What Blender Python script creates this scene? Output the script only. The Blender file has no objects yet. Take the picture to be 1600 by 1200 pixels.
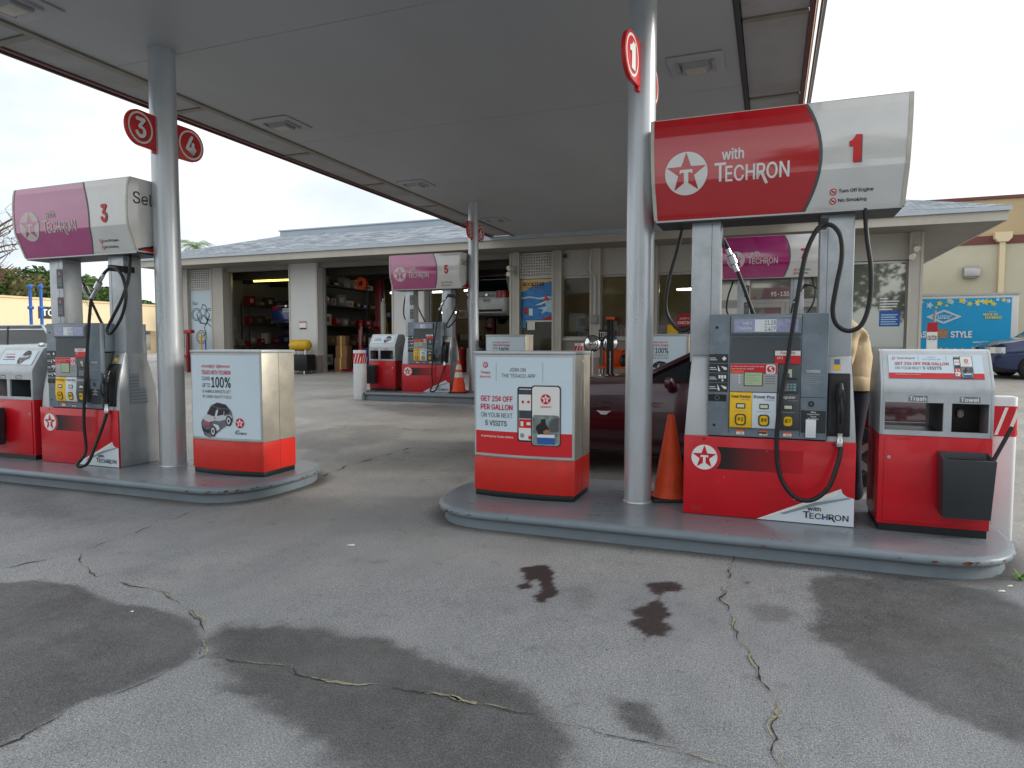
import bpy, bmesh, math, random
import numpy as np
from mathutils import Vector, Matrix
random.seed(7); np.random.seed(7)
SC = bpy.context.scene
COL = SC.collection
R = math.radians
# ------------------------------------------------------------------ camera
F, CX, CY = 1055.0, 800.0, 600.0          # focal length and centre in the 1600x1200 photograph
YAW, PITCH, CAMH = R(21.0), math.atan(63/1055.0), 1.5
cam = bpy.data.cameras.new('camera'); cam.sensor_width = 36; cam.lens = 36*F/1600
cam.clip_start = 0.05; cam.clip_end = 2000
camo = bpy.data.objects.new('camera', cam); COL.objects.link(camo)
camo.location = (0, 0, CAMH); camo.rotation_euler = (R(90)-PITCH, 0, YAW)
SC.camera = camo
# ------------------------------------------------------------------ sky and sun
SUN_EL, SUN_AZ = R(21), R(76)             # azimuth from +Y towards +X
w = bpy.data.worlds.new('World'); SC.world = w; w.use_nodes = True
nt = w.node_tree; nt.nodes.clear()
out = nt.nodes.new('ShaderNodeOutputWorld'); bg = nt.nodes.new('ShaderNodeBackground')
sky = nt.nodes.new('ShaderNodeTexSky'); sky.sky_type = 'NISHITA'; sky.sun_disc = False
sky.sun_elevation = SUN_EL; sky.sun_rotation = SUN_AZ; sky.air_density = 1; sky.dust_density = 2
tc = nt.nodes.new('ShaderNodeTexCoord'); mp = nt.nodes.new('ShaderNodeMapping'); mp.inputs['Scale'].default_value = (1, 1, 2.2)
nz = nt.nodes.new('ShaderNodeTexNoise'); nz.inputs['Scale'].default_value = 2.6; nz.inputs['Detail'].default_value = 6; nz.inputs['Roughness'].default_value = .5
cr = nt.nodes.new('ShaderNodeValToRGB')
cr.color_ramp.elements[0].position = .32; cr.color_ramp.elements[0].color = (5.0, 5.6, 6.2, 1)
cr.color_ramp.elements[1].position = .66; cr.color_ramp.elements[1].color = (9.2, 9.1, 8.9, 1)
mx = nt.nodes.new('ShaderNodeMix'); mx.data_type = 'RGBA'; mx.inputs['Factor'].default_value = .9
nt.links.new(tc.outputs['Generated'], mp.inputs['Vector']); nt.links.new(mp.outputs['Vector'], nz.inputs['Vector'])
nt.links.new(nz.outputs['Fac'], cr.inputs['Fac'])
nt.links.new(sky.outputs['Color'], mx.inputs['A']); nt.links.new(cr.outputs['Color'], mx.inputs['B'])
nt.links.new(mx.outputs['Result'], bg.inputs['Color']); bg.inputs['Strength'].default_value = .1
nt.links.new(bg.outputs['Background'], out.inputs['Surface'])
sl = bpy.data.lights.new('sun', 'SUN'); sl.energy = 1.5; sl.angle = R(14); sl.color = (1, .94, .85)
so = bpy.data.objects.new('sun', sl); COL.objects.link(so)
so.rotation_euler = Vector((-math.sin(SUN_AZ)*math.cos(SUN_EL), -math.cos(SUN_AZ)*math.cos(SUN_EL), -math.sin(SUN_EL))).to_track_quat('-Z', 'Y').to_euler()
so.location = (20, 8, 15)
vs = SC.view_settings; vs.view_transform = 'Standard'; vs.look = 'None'; vs.exposure = .72; vs.gamma = 1
SC.cycles.use_denoising = True; SC.cycles.max_bounces = 8; SC.cycles.diffuse_bounces = 4; SC.cycles.caustics_reflective = False; SC.cycles.caustics_refractive = False
# ------------------------------------------------------------------ photograph pixel -> place
_fw = np.array([-math.sin(YAW)*math.cos(PITCH), math.cos(YAW)*math.cos(PITCH), -math.sin(PITCH)])
_rt = np.array([math.cos(YAW), math.sin(YAW), 0.0]); _up = np.cross(_rt, _fw)
def ray(x, y): return _fw + _rt*(x-CX)/F - _up*(y-CY)/F
def at_z(x, y, z=0.0):
    d = ray(x, y); t = (z-CAMH)/d[2]; return (t*d[0], t*d[1])
def at_y(x, y, Y):
    d = ray(x, y); t = Y/d[1]; return Vector((t*d[0], Y, CAMH+t*d[2]))
def gz(y):                                 # the forecourt rises gently towards the building
    return 0.0 if y < 6 else min((y-6)*.033, .62)
# ------------------------------------------------------------------ materials
MATS = {}
def lin(h):
    h = h.lstrip('#'); o = []
    for i in (0, 2, 4):
        c = int(h[i:i+2], 16)/255; o.append(c/12.92 if c <= .04045 else ((c+.055)/1.055)**2.4)
    return tuple(o)
def M(name, col, rough=.5, metal=0, var=.0, vscale=6, bump=0, bscale=80, coat=0, spec=.5, emit=0, alpha=1, trans=0, rvar=.0, stretch=(1, 1, 1), dirt=None, dirt_amt=0, ior=1.45, cior=1.5):
    if isinstance(col, str): col = lin(col)
    m = bpy.data.materials.new(name); m.use_nodes = True; MATS[name] = m
    t = m.node_tree; b = t.nodes['Principled BSDF']
    b.inputs['Base Color'].default_value = (*col, 1); b.inputs['Roughness'].default_value = rough; b.inputs['Metallic'].default_value = metal
    b.inputs['Coat Weight'].default_value = coat; b.inputs['Coat Roughness'].default_value = .06; b.inputs['Specular IOR Level'].default_value = spec
    b.inputs['IOR'].default_value = ior; b.inputs['Coat IOR'].default_value = cior
    if emit: b.inputs['Emission Color'].default_value = (*col, 1); b.inputs['Emission Strength'].default_value = emit
    if trans: b.inputs['Transmission Weight'].default_value = trans
    if alpha < 1: b.inputs['Alpha'].default_value = alpha
    if var or bump or rvar or dirt_amt:
        c = t.nodes.new('ShaderNodeTexCoord'); mp = t.nodes.new('ShaderNodeMapping'); mp.inputs['Scale'].default_value = stretch
        t.links.new(c.outputs['Object'], mp.inputs['Vector'])
        n = t.nodes.new('ShaderNodeTexNoise'); n.inputs['Scale'].default_value = vscale; n.inputs['Detail'].default_value = 7; n.inputs['Roughness'].default_value = .62
        t.links.new(mp.outputs['Vector'], n.inputs['Vector'])
        colsock = None
        if var:
            r = t.nodes.new('ShaderNodeValToRGB'); r.color_ramp.elements[0].position = .3; r.color_ramp.elements[1].position = .7
            r.color_ramp.elements[0].color = (*[max(0, x*(1-var)) for x in col], 1); r.color_ramp.elements[1].color = (*[min(1, x*(1+var)) for x in col], 1)
            t.links.new(n.outputs['Fac'], r.inputs['Fac']); colsock = r.outputs['Color']
        if dirt_amt:
            n2 = t.nodes.new('ShaderNodeTexNoise'); n2.inputs['Scale'].default_value = vscale*.6; n2.inputs['Detail'].default_value = 9; n2.inputs['Roughness'].default_value = .7
            t.links.new(mp.outputs['Vector'], n2.inputs['Vector'])
            r2 = t.nodes.new('ShaderNodeValToRGB'); r2.color_ramp.elements[0].position = .5; r2.color_ramp.elements[1].position = .75
            r2.color_ramp.elements[0].color = (0, 0, 0, 1); r2.color_ramp.elements[1].color = (dirt_amt,)*3+(1,)
            t.links.new(n2.outputs['Fac'], r2.inputs['Fac'])
            x = t.nodes.new('ShaderNodeMix'); x.data_type = 'RGBA'; x.inputs['A'].default_value = (*col, 1)
            x.inputs['B'].default_value = (*(lin(dirt) if isinstance(dirt, str) else dirt), 1)
            if colsock: t.links.new(colsock, x.inputs['A'])
            t.links.new(r2.outputs['Color'], x.inputs['Factor']); colsock = x.outputs['Result']
        if colsock: t.links.new(colsock, b.inputs['Base Color'])
        if rvar:
            mr = t.nodes.new('ShaderNodeMapRange'); mr.inputs['To Min'].default_value = max(.02, rough-rvar); mr.inputs['To Max'].default_value = min(1, rough+rvar)
            t.links.new(n.outputs['Fac'], mr.inputs['Value']); t.links.new(mr.outputs['Result'], b.inputs['Roughness'])
        if bump:
            n3 = t.nodes.new('ShaderNodeTexNoise'); n3.inputs['Scale'].default_value = bscale; n3.inputs['Detail'].default_value = 3
            t.links.new(mp.outputs['Vector'], n3.inputs['Vector'])
            bp = t.nodes.new('ShaderNodeBump'); bp.inputs['Strength'].default_value = bump; bp.inputs['Distance'].default_value = .01
            t.links.new(n3.outputs['Fac'], bp.inputs['Height']); t.links.new(bp.outputs['Normal'], b.inputs['Normal'])
    return m
M('steel', '#bac0c4', .38, .4, .08, 5, .06, 60, rvar=.12, dirt='#6a6459', dirt_amt=.35)
M('steel_warm', '#c2bcae', .42, .6, .10, 5, .08, 40, rvar=.12, dirt='#7a7262', dirt_amt=.4)
M('galv', '#bfc5c9', .30, .45, .12, 3, .05, 30, rvar=.1, stretch=(1, 1, .25), dirt='#776e60', dirt_amt=.35)
M('sidesteel', '#b2b6b9', .4, .65, .08, 4, .05, 40, rvar=.1, dirt='#7a7468', dirt_amt=.3)
M('red', '#c90f20', .34, 0, .10, 3, .04, 50, coat=.2, rvar=.12, dirt='#7c1a1c', dirt_amt=.45)
M('boxred', '#cf2a20', .4, 0, .08, 5, .03, 60, coat=.1, dirt='#8a2a22', dirt_amt=.35)
M('valred', '#bd0a18', .22, 0, .05, 3, coat=1, spec=.5, cior=1.6)
M('valpink', '#ab1272', .2, 0, .08, 1.4, coat=1, spec=.6, cior=1.9, dirt='#c06aa0', dirt_amt=.3)
M('valwhite', '#dcdcd8', .2, 0, .04, 3, coat=1, cior=1.8, dirt='#c4beac', dirt_amt=.35)
M('valcap', '#c9c5b8', .4, 0, .08, 8, dirt='#8f8874', dirt_amt=.5)
M('faded', '#d5cbc4', .3, 0, .04, 8)
M('white', '#e9e9e6', .45)
M('poster', '#d2e4ee', .3, 0, .02, 3, coat=.2)
M('postred', '#d22028', .3, coat=.2)
M('numred', '#d02a2c', .35); M('inkred', '#cf2030', .4)
M('ink', '#23262a', .45); M('inkgrey', '#565a5f', .45); M('inklight', '#8f9aa1', .45)
M('blue_ink', '#2a6fb0', .4)
M('black', '#17181a', .42, 0, .2, 12, .1, 90)
M('rubber', '#1c1d1f', .5, 0, .25, 10, .1, 120, rvar=.1)
M('hoseworn', '#2b302f', .45, 0, .3, 30)
M('nozzle', '#1a1c20', .35, 0, .2, 20, .1, 60)
M('chrome', '#d0d2d4', .2, 1, rvar=.1, vscale=20)
M('mirror', '#d6d8da', .06, 1)
M('headgrey', '#707d87', .45, 0, .16, 5, .12, 60, dirt='#a5adb2', dirt_amt=.55, rvar=.1)
M('headdark', '#4b5358', .5, 0, .1, 6)
M('bezel', '#7d878c', .4, 0, .08, 8)
M('panelgrey', '#a9adaf', .4, 0, .04, 8)
M('lcdblue', '#8d93b8', .12, 0, .25, 25, coat=.6)
M('lcdtext', '#dfe6ea', .4); M('lcdgreen', '#b5c79a', .25); M('lcdpale', '#cfd4b8', .3)
M('dark_label', '#2f3438', .4); M('yellow', '#f2c21e', .4); M('regular', '#45484c', .4); M('plus', '#d4dee6', .35)
M('btnrim', '#4a4a3c', .5); M('orangeink', '#e8622a', .4); M('receipt', '#dfe4e8', .6)
M('frost', '#8b4a4c', .4)
M('kerbgrey', '#7c858c', .3, 0, .1, 3, .15, 25, coat=.2, rvar=.12, dirt='#6a655c', dirt_amt=.3)
M('kerbside', '#76828a', .42, 0, .10, 3, .15, 30, dirt='#5f5a50', dirt_amt=.45)
M('rust', '#6b3a22', .8, 0, .4, 20, .3, 40)
M('soffit', '#afb3b7', .45, 0, .07, .5, .05, 5, rvar=.12, stretch=(1, .35, 1), dirt='#a09f9d', dirt_amt=.55)
M('soffit_edge', '#a6a7a9', .55, 0, .08, 1.5, dirt='#7a726c', dirt_amt=.6)
M('trim', '#8c877c', .5, 0, .15, 4, dirt='#5b554b', dirt_amt=.5)
M('darktrim', '#34363a', .5, 0, .2, 6)
M('fasciared', '#6a4644', .45, 0, .1, 2); M('fasciawhite', '#e2d8cc', .4, 0, .06, 2)
M('lens', '#b9b8ab', .3, 0, .1, 20)
M('wall', '#bcb9b1', .7, 0, .06, .8, .1, 20, dirt='#8d877b', dirt_amt=.35)
M('wallwhite', '#d0d1ce', .65, 0, .05, .8, .08, 20, dirt='#98948a', dirt_amt=.3)
M('wallbase', '#8f877d', .7, 0, .1, 1, .1, 20)
M('woodfascia', '#c2bdb1', .6, 0, .06, 1.2, .06, 15, dirt='#948c7e', dirt_amt=.35)
M('gutter', '#b9c4cc', .45, 0, .06, 2)
M('soffitwood', '#8c8880', .7, 0, .1, 1.5)
M('parapet', '#aebcc6', .5, 0, .06, 1)
M('alu', '#b0b1ae', .35, .6, .05, 5)
M('storewall', '#c6c1aa', .75, 0, .06, .4, .12, 12, dirt='#a39c80', dirt_amt=.35)
M('storetan', '#c2ab85', .75, 0, .06, .4, .1, 12); M('maroonband', '#74433f', .6, 0, .1, 1)
M('beige', '#dcc49c', .7, 0, .05, .3, dirt='#b89f78', dirt_amt=.35)
M('beigeband', '#e3d0ac', .7, 0, .05, .3)
M('banner', '#169bd2', .4, 0, .06, .6, .05, 5); M('flower', '#e3cf3e', .5, 0, .15, 8); M('trailer', '#d2d3d0', .4, 0, .05, 1)
M('cookie', '#b98a5a', .6, 0, .3, 8)
M('interior', '#4a463e', .8, 0, .3, .8, .1, 8); M('intwall', '#857a5c', .8, 0, .25, .6); M('intfloor', '#54524e', .45, 0, .3, 1)
M('tube', (1, .93, .62), emit=14); M('tubeyellow', (1, .78, .12), emit=3.0); M('lampwhite', (1, .96, .85), emit=8)
M('liftred', '#7a1a24', .4, 0, .15, 4, coat=.2); M('toolred', '#a31820', .35, coat=.3, var=.1); M('cardboard', '#8d6a45', .8, 0, .12, 4)
M('yellowtank', '#d1a51f', .4, 0, .15, 6); M('greybox', '#8d8f8e', .5, 0, .15, 5); M('bluebox', '#27489a', .5); M('shelf', '#4c4b47', .6, 0, .2, 3)
M('cone', '#e04a1c', .55, 0, .12, 8, .1, 60, dirt='#5c2a16', dirt_amt=.8, stretch=(1, 1, .5)); M('cone2', '#f04a18', .5, 0, .06, 8, dirt='#a33a18', dirt_amt=.4)
M('conewhite', '#d8d3c4', .5, 0, .08, 12, dirt='#a39d8c', dirt_amt=.5); M('conebase', '#2a2826', .7, 0, .2, 10)
M('bollard', '#dcdfe0', .45, 0, .05, 4, dirt='#a5a39a', dirt_amt=.4); M('stripered', '#c4202a', .4)
M('maroon', '#3d1420', .22, .3, .05, 2, coat=1, spec=.6); M('silver', '#b9c3c8', .3, .6, .03, 2, coat=.8); M('navy', '#1b2f58', .22, .3, .05, 2, coat=1)
M('carwhite', '#d7d9d6', .3, 0, .03, 2, coat=.8); M('bmwblue', '#23366e', .25, .3, .05, 2, coat=.8); M('carblack', '#191b1e', .3, 0, coat=.6); M('cargrey', '#7c8084', .3, .4, coat=.6)
M('glass', '#10181a', .04, 0, spec=.8, coat=.5); M('shopglass', '#2a2c2a', .04, 0, spec=.9, alpha=.25); M('filmglass', (.33, .34, .31), .03, .6, spec=.8); M('plastic', '#1d1e20', .55); M('tyre', '#17181a', .8, 0, .2, 20, .2, 60); M('rim', '#a8abad', .3, .8)
M('taillight', '#a30f16', .2, coat=.7); M('amber', '#e07a20', .25, coat=.6); M('headlight', '#d9dde0', .1, .3, coat=.9); M('plate', '#d8d8d2', .4)
M('shirt', '#c6b190', .9, 0, .12, 5, .9, 9, stretch=(1, 1, .5)); M('jeans', '#222836', .85, 0, .2, 8, .2, 40); M('skin', '#a9765a', .55, 0, .06, 10); M('hair', '#1a1512', .6, 0, .3, 30); M('shoe', '#202020', .6)
M('bark', '#5c4c3c', .9, 0, .3, 4, .4, 15); M('leaf_a', '#3c5a2a', .6, 0, .4, .8); M('leaf_b', '#54703a', .6, 0, .35, .8); M('leaf_c', '#6b7a4a', .6, 0, .3, .8); M('palmleaf', '#6d8a4c', .5, 0, .3, 2); M('dry', '#6a6a44', .8, 0, .2, 4)
M('weedleaf', '#5f8a2c', .6, 0, .3, 20); M('paper', '#dcdcd6', .7)
M('crackfill', '#8a8770', .9, 0, .3, 30, .4, 60); M('crackdark', '#2d2c2b', .9, 0, .3, 30)
M('bluepost', '#2a62ae', .45, 0, .1, 3); M('orange', '#e25a1c', .5, 0, .1, 6)
M('moto_board', '#c3d3dc', .4, 0, .04, 2); M('sketch', '#5d7384', .6)
M('sea', '#2f7ec0', .4, 0, .35, 5, stretch=(1, 1, 3)); M('seafoam', '#b4d4e6', .4, 0, .2, 8); M('sand', '#e0bd6a', .4, 0, .1, 6); M('swim', '#c84a5a', .5)
M('productred', '#b3202c', .45); M('productblue', '#3f8fc0', .4); M('teal', '#7fb0b8', .5)
M('phone', '#15161a', .25, coat=.5); M('photo_a', '#3e4a52', .4, 0, .5, 30); M('photo_b', '#7d8c86', .4, 0, .5, 25); M('photo_blue', '#2a5fae', .4)
M('carprint', '#6c6874', .4, 0, .2, 18); M('carprint_dark', '#2b2830', .4); M('carprint_light', '#c9cbd2', .4)
M('doorbrown', '#6a4636', .4, 0, .2, 3, coat=.3); M('doorglass', (.30, .29, .26), .04, .5, spec=.8)
M('splash', '#6e3a34', .6, 0, .3, 40)
# ------------------------------------------------------------------ builders
def link(o, parent=None):
    COL.objects.link(o)
    if parent is not None:
        if parent.parent and parent.parent.parent: parent = parent.parent      # thing > part > sub-part, no further
        o.parent = parent
    return o
def thing(name, label, cat, loc=(0, 0, 0), rz=0, group=None, kind=None):
    o = bpy.data.objects.new(name, None); COL.objects.link(o); o.location = loc; o.rotation_euler = (0, 0, rz); o.empty_display_size = .1
    return tag(o, label, cat, group, kind)
def tag(o, label=None, cat=None, group=None, kind=None):
    if label: o['label'] = label
    if cat: o['category'] = cat
    if group: o['group'] = group
    if kind: o['kind'] = kind
    return o
class MB:
    def __init__(s): s.v = []; s.f = []
    def add(s, vs, fs):
        b = len(s.v); s.v += [tuple(p) for p in vs]; s.f += [tuple(i+b for i in f) for f in fs]; return s
    def box(s, x0, y0, z0, x1, y1, z1):
        x0, x1 = sorted((x0, x1)); y0, y1 = sorted((y0, y1)); z0, z1 = sorted((z0, z1))
        return s.add([(x0, y0, z0), (x1, y0, z0), (x1, y1, z0), (x0, y1, z0), (x0, y0, z1), (x1, y0, z1), (x1, y1, z1), (x0, y1, z1)],
                     [(0, 3, 2, 1), (4, 5, 6, 7), (0, 1, 5, 4), (1, 2, 6, 5), (2, 3, 7, 6), (3, 0, 4, 7)])
    def prism(s, pts, fn0, fn1):            # polygon swept between two placements
        n = len(pts); a = [fn0(*p) for p in pts]; b = [fn1(*p) for p in pts]
        return s.add(a+b, [tuple(range(n))[::-1], tuple(range(n, 2*n))]+[(i, (i+1) % n, (i+1) % n+n, i+n) for i in range(n)])
    def prism_x(s, yz, x0, x1): return s.prism(yz, lambda y, z: (x0, y, z), lambda y, z: (x1, y, z))
    def prism_y(s, xz, y0, y1): return s.prism(xz, lambda x, z: (x, y0, z), lambda x, z: (x, y1, z))
    def prism_z(s, xy, z0, z1): return s.prism(xy, lambda x, y: (x, y, z0), lambda x, y: (x, y, z1))
    def lathe(s, prof, n=24, c=(0, 0, 0), axis='z'):
        m = len(prof); vs = []
        for k in range(n):
            a = 2*math.pi*k/n
            for r, h in prof:
                p = (r*math.cos(a), r*math.sin(a), h)
                if axis == 'y': p = (p[0], p[2], p[1])
                if axis == 'x': p = (p[2], p[0], p[1])
                vs.append((p[0]+c[0], p[1]+c[1], p[2]+c[2]))
        fs = []
        for k in range(n):
            for j in range(m-1):
                a, b = k*m+j, ((k+1) % n)*m+j
                fs.append((a, b, b+1, a+1))
        return s.add(vs, fs)
    def tube(s, pts, r, n=10, smooth=6, cap=True):
        P = [Vector(p) for p in pts]
        if smooth and len(P) > 2:
            Q = [P[0]*2-P[1]]+P+[P[-1]*2-P[-2]]; S = []
            for i in range(1, len(Q)-2):
                for k in range(smooth):
                    t = k/smooth; a, b, c, d = Q[i-1:i+3]
                    S.append(.5*((2*b)+(c-a)*t+(2*a-5*b+4*c-d)*t*t+(3*b-a-3*c+d)*t**3))
            S.append(P[-1]); P = S
        N = len(P); vs = []
        t0 = (P[1]-P[0]).normalized(); u = t0.orthogonal().normalized()
        for i, p in enumerate(P):
            t = (P[min(i+1, N-1)]-P[max(i-1, 0)]).normalized()
            u = (u-t*u.dot(t)).normalized(); w_ = t.cross(u)
            rr = r(i/(N-1)) if callable(r) else r
            for k in range(n):
                a = 2*math.pi*k/n; vs.append(p+(u*math.cos(a)+w_*math.sin(a))*rr)
        fs = [(i*n+k, i*n+(k+1) % n, (i+1)*n+(k+1) % n, (i+1)*n+k) for i in range(N-1) for k in range(n)]
        if cap: fs += [tuple(range(n))[::-1], tuple((N-1)*n+k for k in range(n))]
        return s.add(vs, fs)
    def grid(s, fn, nu, nv):
        vs = [fn(i/nu, j/nv) for j in range(nv+1) for i in range(nu+1)]
        return s.add(vs, [(j*(nu+1)+i, j*(nu+1)+i+1, (j+1)*(nu+1)+i+1, (j+1)*(nu+1)+i) for j in range(nv) for i in range(nu)])
    def build(s, name, mat, parent=None, smooth=False, bevel=0, seg=2, angle=None, fix=True):
        me = bpy.data.meshes.new(name); me.from_pydata(s.v, [], s.f)
        if bevel or fix:
            bm = bmesh.new(); bm.from_mesh(me)
            if fix: bmesh.ops.recalc_face_normals(bm, faces=bm.faces)
            if bevel: 
                bmesh.ops.remove_doubles(bm, verts=bm.verts, dist=1e-5)
                es = [e for e in bm.edges if len(e.link_faces) == 2 and e.calc_face_angle(0) > .5]
                bmesh.ops.bevel(bm, geom=es, offset=bevel, segments=seg, profile=.5, affect='EDGES', clamp_overlap=True)
            bm.to_mesh(me); bm.free()
        me.materials.append(MATS[mat] if isinstance(mat, str) else mat)
        if smooth or bevel:
            me.polygons.foreach_set('use_smooth', [True]*len(me.polygons))
            me.set_sharp_from_angle(angle=R(angle or 40))
        o = bpy.data.objects.new(name, me); return link(o, parent)
def box(name, mat, parent, x0, y0, z0, x1, y1, z1, bevel=0):
    return MB().box(x0, y0, z0, x1, y1, z1).build(name, mat, parent, bevel=bevel)
_TX = {}
try: FONT = bpy.data.fonts.load(bpy.utils.system_resource('DATAFILES', path='fonts')+'/Inter.woff2')    # Blender's own bundled sans
except Exception: FONT = None
ONE = (np.array([(.34, 0), (1, 0), (1, 1), (.52, 1), (.42, .90), (.20, .80), (0, .77), (0, .58), (.34, .60)]), [tuple(range(9))])
def split2d(v, f, cuts):                     # slice flat print along horizontal lines so it follows a folded panel
    bm = bmesh.new(); vv = [bm.verts.new((p[0], p[1], 0)) for p in v]
    for q in f:
        try: bm.faces.new([vv[i] for i in q])
        except ValueError: pass
    for c in cuts: bmesh.ops.bisect_plane(bm, geom=bm.verts[:]+bm.edges[:]+bm.faces[:], plane_co=(0, c, 0), plane_no=(0, 1, 0), dist=1e-6)
    bm.verts.index_update(); o = [(x.co.x, x.co.y) for x in bm.verts], [tuple(x.index for x in q.verts) for q in bm.faces]; bm.free(); return o
def text_raw(body, bold):
    k = (body, bold)
    if body == '1': return ONE
    if k not in _TX:
        c = bpy.data.curves.new('t', 'FONT'); c.body = body; c.size = 1; c.font = FONT or c.font; c.resolution_u = 3; c.fill_mode = 'FRONT'
        o = bpy.data.objects.new('t', c); COL.objects.link(o)
        dg = bpy.context.evaluated_depsgraph_get(); me = bpy.data.meshes.new_from_object(o.evaluated_get(dg), depsgraph=dg)
        v = np.array([x.co[:2] for x in me.vertices]); f = [tuple(p.vertices) for p in me.polygons]
        if bold > 0:                          # heavier strokes: a few nudged copies of the outline
            b = bold*.62; n0 = len(v); sh = [(0, 0), (b, 0), (-b, 0), (0, b*.8), (0, -b*.8)]; f = [tuple(i+k*n0 for i in q) for k in range(5) for q in f]; v = np.concatenate([v+np.array(d) for d in sh])
        v -= v.min(0); v /= np.maximum(v.max(0), 1e-6)
        bpy.data.objects.remove(o); bpy.data.curves.remove(c); bpy.data.meshes.remove(me); _TX[k] = (v, f)
    return _TX[k]
def text(body, u0, v0, u1, v1, mp, mat, parent, name='lettering', bold=.02, lift=.002, shear=0, fn=None):
    v, f = text_raw(body, bold)
    P = [(u0+(u1-u0)*p[0], v0+(v1-v0)*p[1]) for p in v]
    nn = len(P)//5 if bold > 0 and body != '1' else len(P)
    m = MB()
    for k in range(max(1, len(P)//max(nn, 1))):
        Pk = P[k*nn:(k+1)*nn]; fk = [tuple(i-k*nn for i in q) for q in f if k*nn <= q[0] < (k+1)*nn]
        if hasattr(mp, 'cuts'): Pk, fk = split2d(Pk, fk, [c for c in mp.cuts if v0 < c < v1])
        m.add([mp(a, b, lift+.0001*k) for a, b in Pk], fk)
    return m.build(name, mat, parent, fix=False)
def decal(pts, mp, mat, parent, name='print', lift=.0012):
    f = [tuple(range(len(pts)))]
    if hasattr(mp, 'cuts'): pts, f = split2d(pts, f, mp.cuts)
    return MB().add([mp(u, v, lift) for u, v in pts], f).build(name, mat, parent, fix=False)
def rect(u0, v0, u1, v1, mp, mat, parent, name='print', lift=.0012, nu=1, nv=1):
    return MB().grid(lambda a, b: mp(u0+(u1-u0)*a, v0+(v1-v0)*b, lift), nu, nv).build(name, mat, parent, fix=False, smooth=nu > 1 or nv > 1)
def circ(u, v, ru, rv=None, n=40, a0=0): rv = rv or ru; return [(u+ru*math.cos(a0+2*math.pi*k/n), v+rv*math.sin(a0+2*math.pi*k/n)) for k in range(n)]
def star_pts(u, v, r, q=.40):
    return [(u+(r if k % 2 == 0 else r*q)*math.sin(math.pi*k/5), v+(r if k % 2 == 0 else r*q)*math.cos(math.pi*k/5)) for k in range(10)]
def emblem(u, v, r, mp, parent, disc, star, tee, lift=.002, T=True):
    e = decal(circ(u, v, r), mp, disc, parent, 'emblem_disc', lift)
    decal(star_pts(u, v, r*.97), mp, star, parent, 'emblem_star', lift+.0012)
    if T:
        a = r*.30; t = [(-a, .16*r), (a, .16*r), (a, -.04*r), (a*.75, .02*r), (a*.34, .02*r), (a*.34, -.62*r), (a*.7, -.80*r), (-a*.7, -.80*r), (-a*.34, -.62*r), (-a*.34, .02*r), (-a*.75, .02*r), (-a, -.04*r)]
        decal([(u+x, v+z) for x, z in t], mp, tee, parent, 'emblem_letter', lift+.0024)
    return e
def techron(u0, v0, u1, v1, mp, mat, parent, lift=.0024, flash=None):
    w_ = u1-u0; h = v1-v0
    text('with', u0+.10*w_, v0+.68*h, u0+.40*w_, v1, mp, mat, parent, bold=.03, lift=lift)
    text('T', u0, v0+.10*h, u0+.16*w_, v0+.62*h, mp, mat, parent, bold=.02, lift=lift)
    text('ECH', u0+.15*w_, v0+.08*h, u0+.55*w_, v0+.52*h, mp, mat, parent, bold=.02, lift=lift)
    text('RON', u0+.57*w_, v0+.08*h, u1, v0+.52*h, mp, mat, parent, bold=.02, lift=lift)
    decal([(u0+.625*w_, v0+.22*h), (u0+.665*w_, v0+.24*h), (u0+.725*w_, v0-.03*h), (u0+.685*w_, v0-.04*h)], mp, mat, parent, 'lettering', lift)
    if flash: decal([(u0+.40*w_, v0+.14*h), (u0+.44*w_, v0+.24*h), (u0+.58*w_, v0+.36*h), (u0+.56*w_, v0+.28*h), (u0+.47*w_, v0+.20*h), (u0+.46*w_, v0+.06*h)], mp, flash, parent, 'lettering', lift+.001)
def rounded(pts_box, r, n=6):
    x0, y0, x1, y1 = pts_box; o = []
    for cx, cy, a in ((x1-r, y1-r, 0), (x0+r, y1-r, 90), (x0+r, y0+r, 180), (x1-r, y0+r, 270)):
        for k in range(n+1): t = R(a+90*k/n); o.append((cx+r*math.cos(t), cy+r*math.sin(t)))
    return o
# ------------------------------------------------------------------ ground
ROW1L, ROW1R, ROW2 = 5.60, 5.73, 13.82
def vnoise(x, y, s, seed=0):
    x = x*s+seed*17.3; y = y*s+seed*9.1; xi = np.floor(x).astype(int); yi = np.floor(y).astype(int); fx = x-xi; fy = y-yi
    fx = fx*fx*(3-2*fx); fy = fy*fy*(3-2*fy)
    def h(a, b): return np.modf(np.abs(np.sin(a*127.1+b*311.7+seed*74.7)*43758.5453))[0]
    return (h(xi, yi)*(1-fx)+h(xi+1, yi)*fx)*(1-fy)+(h(xi, yi+1)*(1-fx)+h(xi+1, yi+1)*fx)*fy
def fbm(x, y, s, seed=0, o=4):
    return sum(vnoise(x, y, s*2**k, seed+k)*.5**k for k in range(o))/sum(.5**k for k in range(o))-.5
def sdist(px, py, poly):
    P = np.array(poly); d = np.full(px.shape, 1e9); inside = np.zeros(px.shape, bool)
    for i in range(len(P)):
        a, b = P[i], P[(i+1) % len(P)]; e = b-a; wx = px-a[0]; wy = py-a[1]
        t = np.clip((wx*e[0]+wy*e[1])/(e@e+1e-12), 0, 1); d = np.minimum(d, np.hypot(wx-e[0]*t, wy-e[1]*t))
        c = ((a[1] > py) != (b[1] > py)) & (px < (b[0]-a[0])*(py-a[1])/(b[1]-a[1]+1e-12)+a[0]); inside ^= c
    return np.where(inside, -d, d)
def gpoly(pts):                              # photo pixels -> places on the forecourt
    o = []
    for x, y in pts:
        p = at_z(x, y, 0)
        for _ in range(12): p = at_z(x, y, gz(p[1]))
        o.append(p)
    return o
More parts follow.
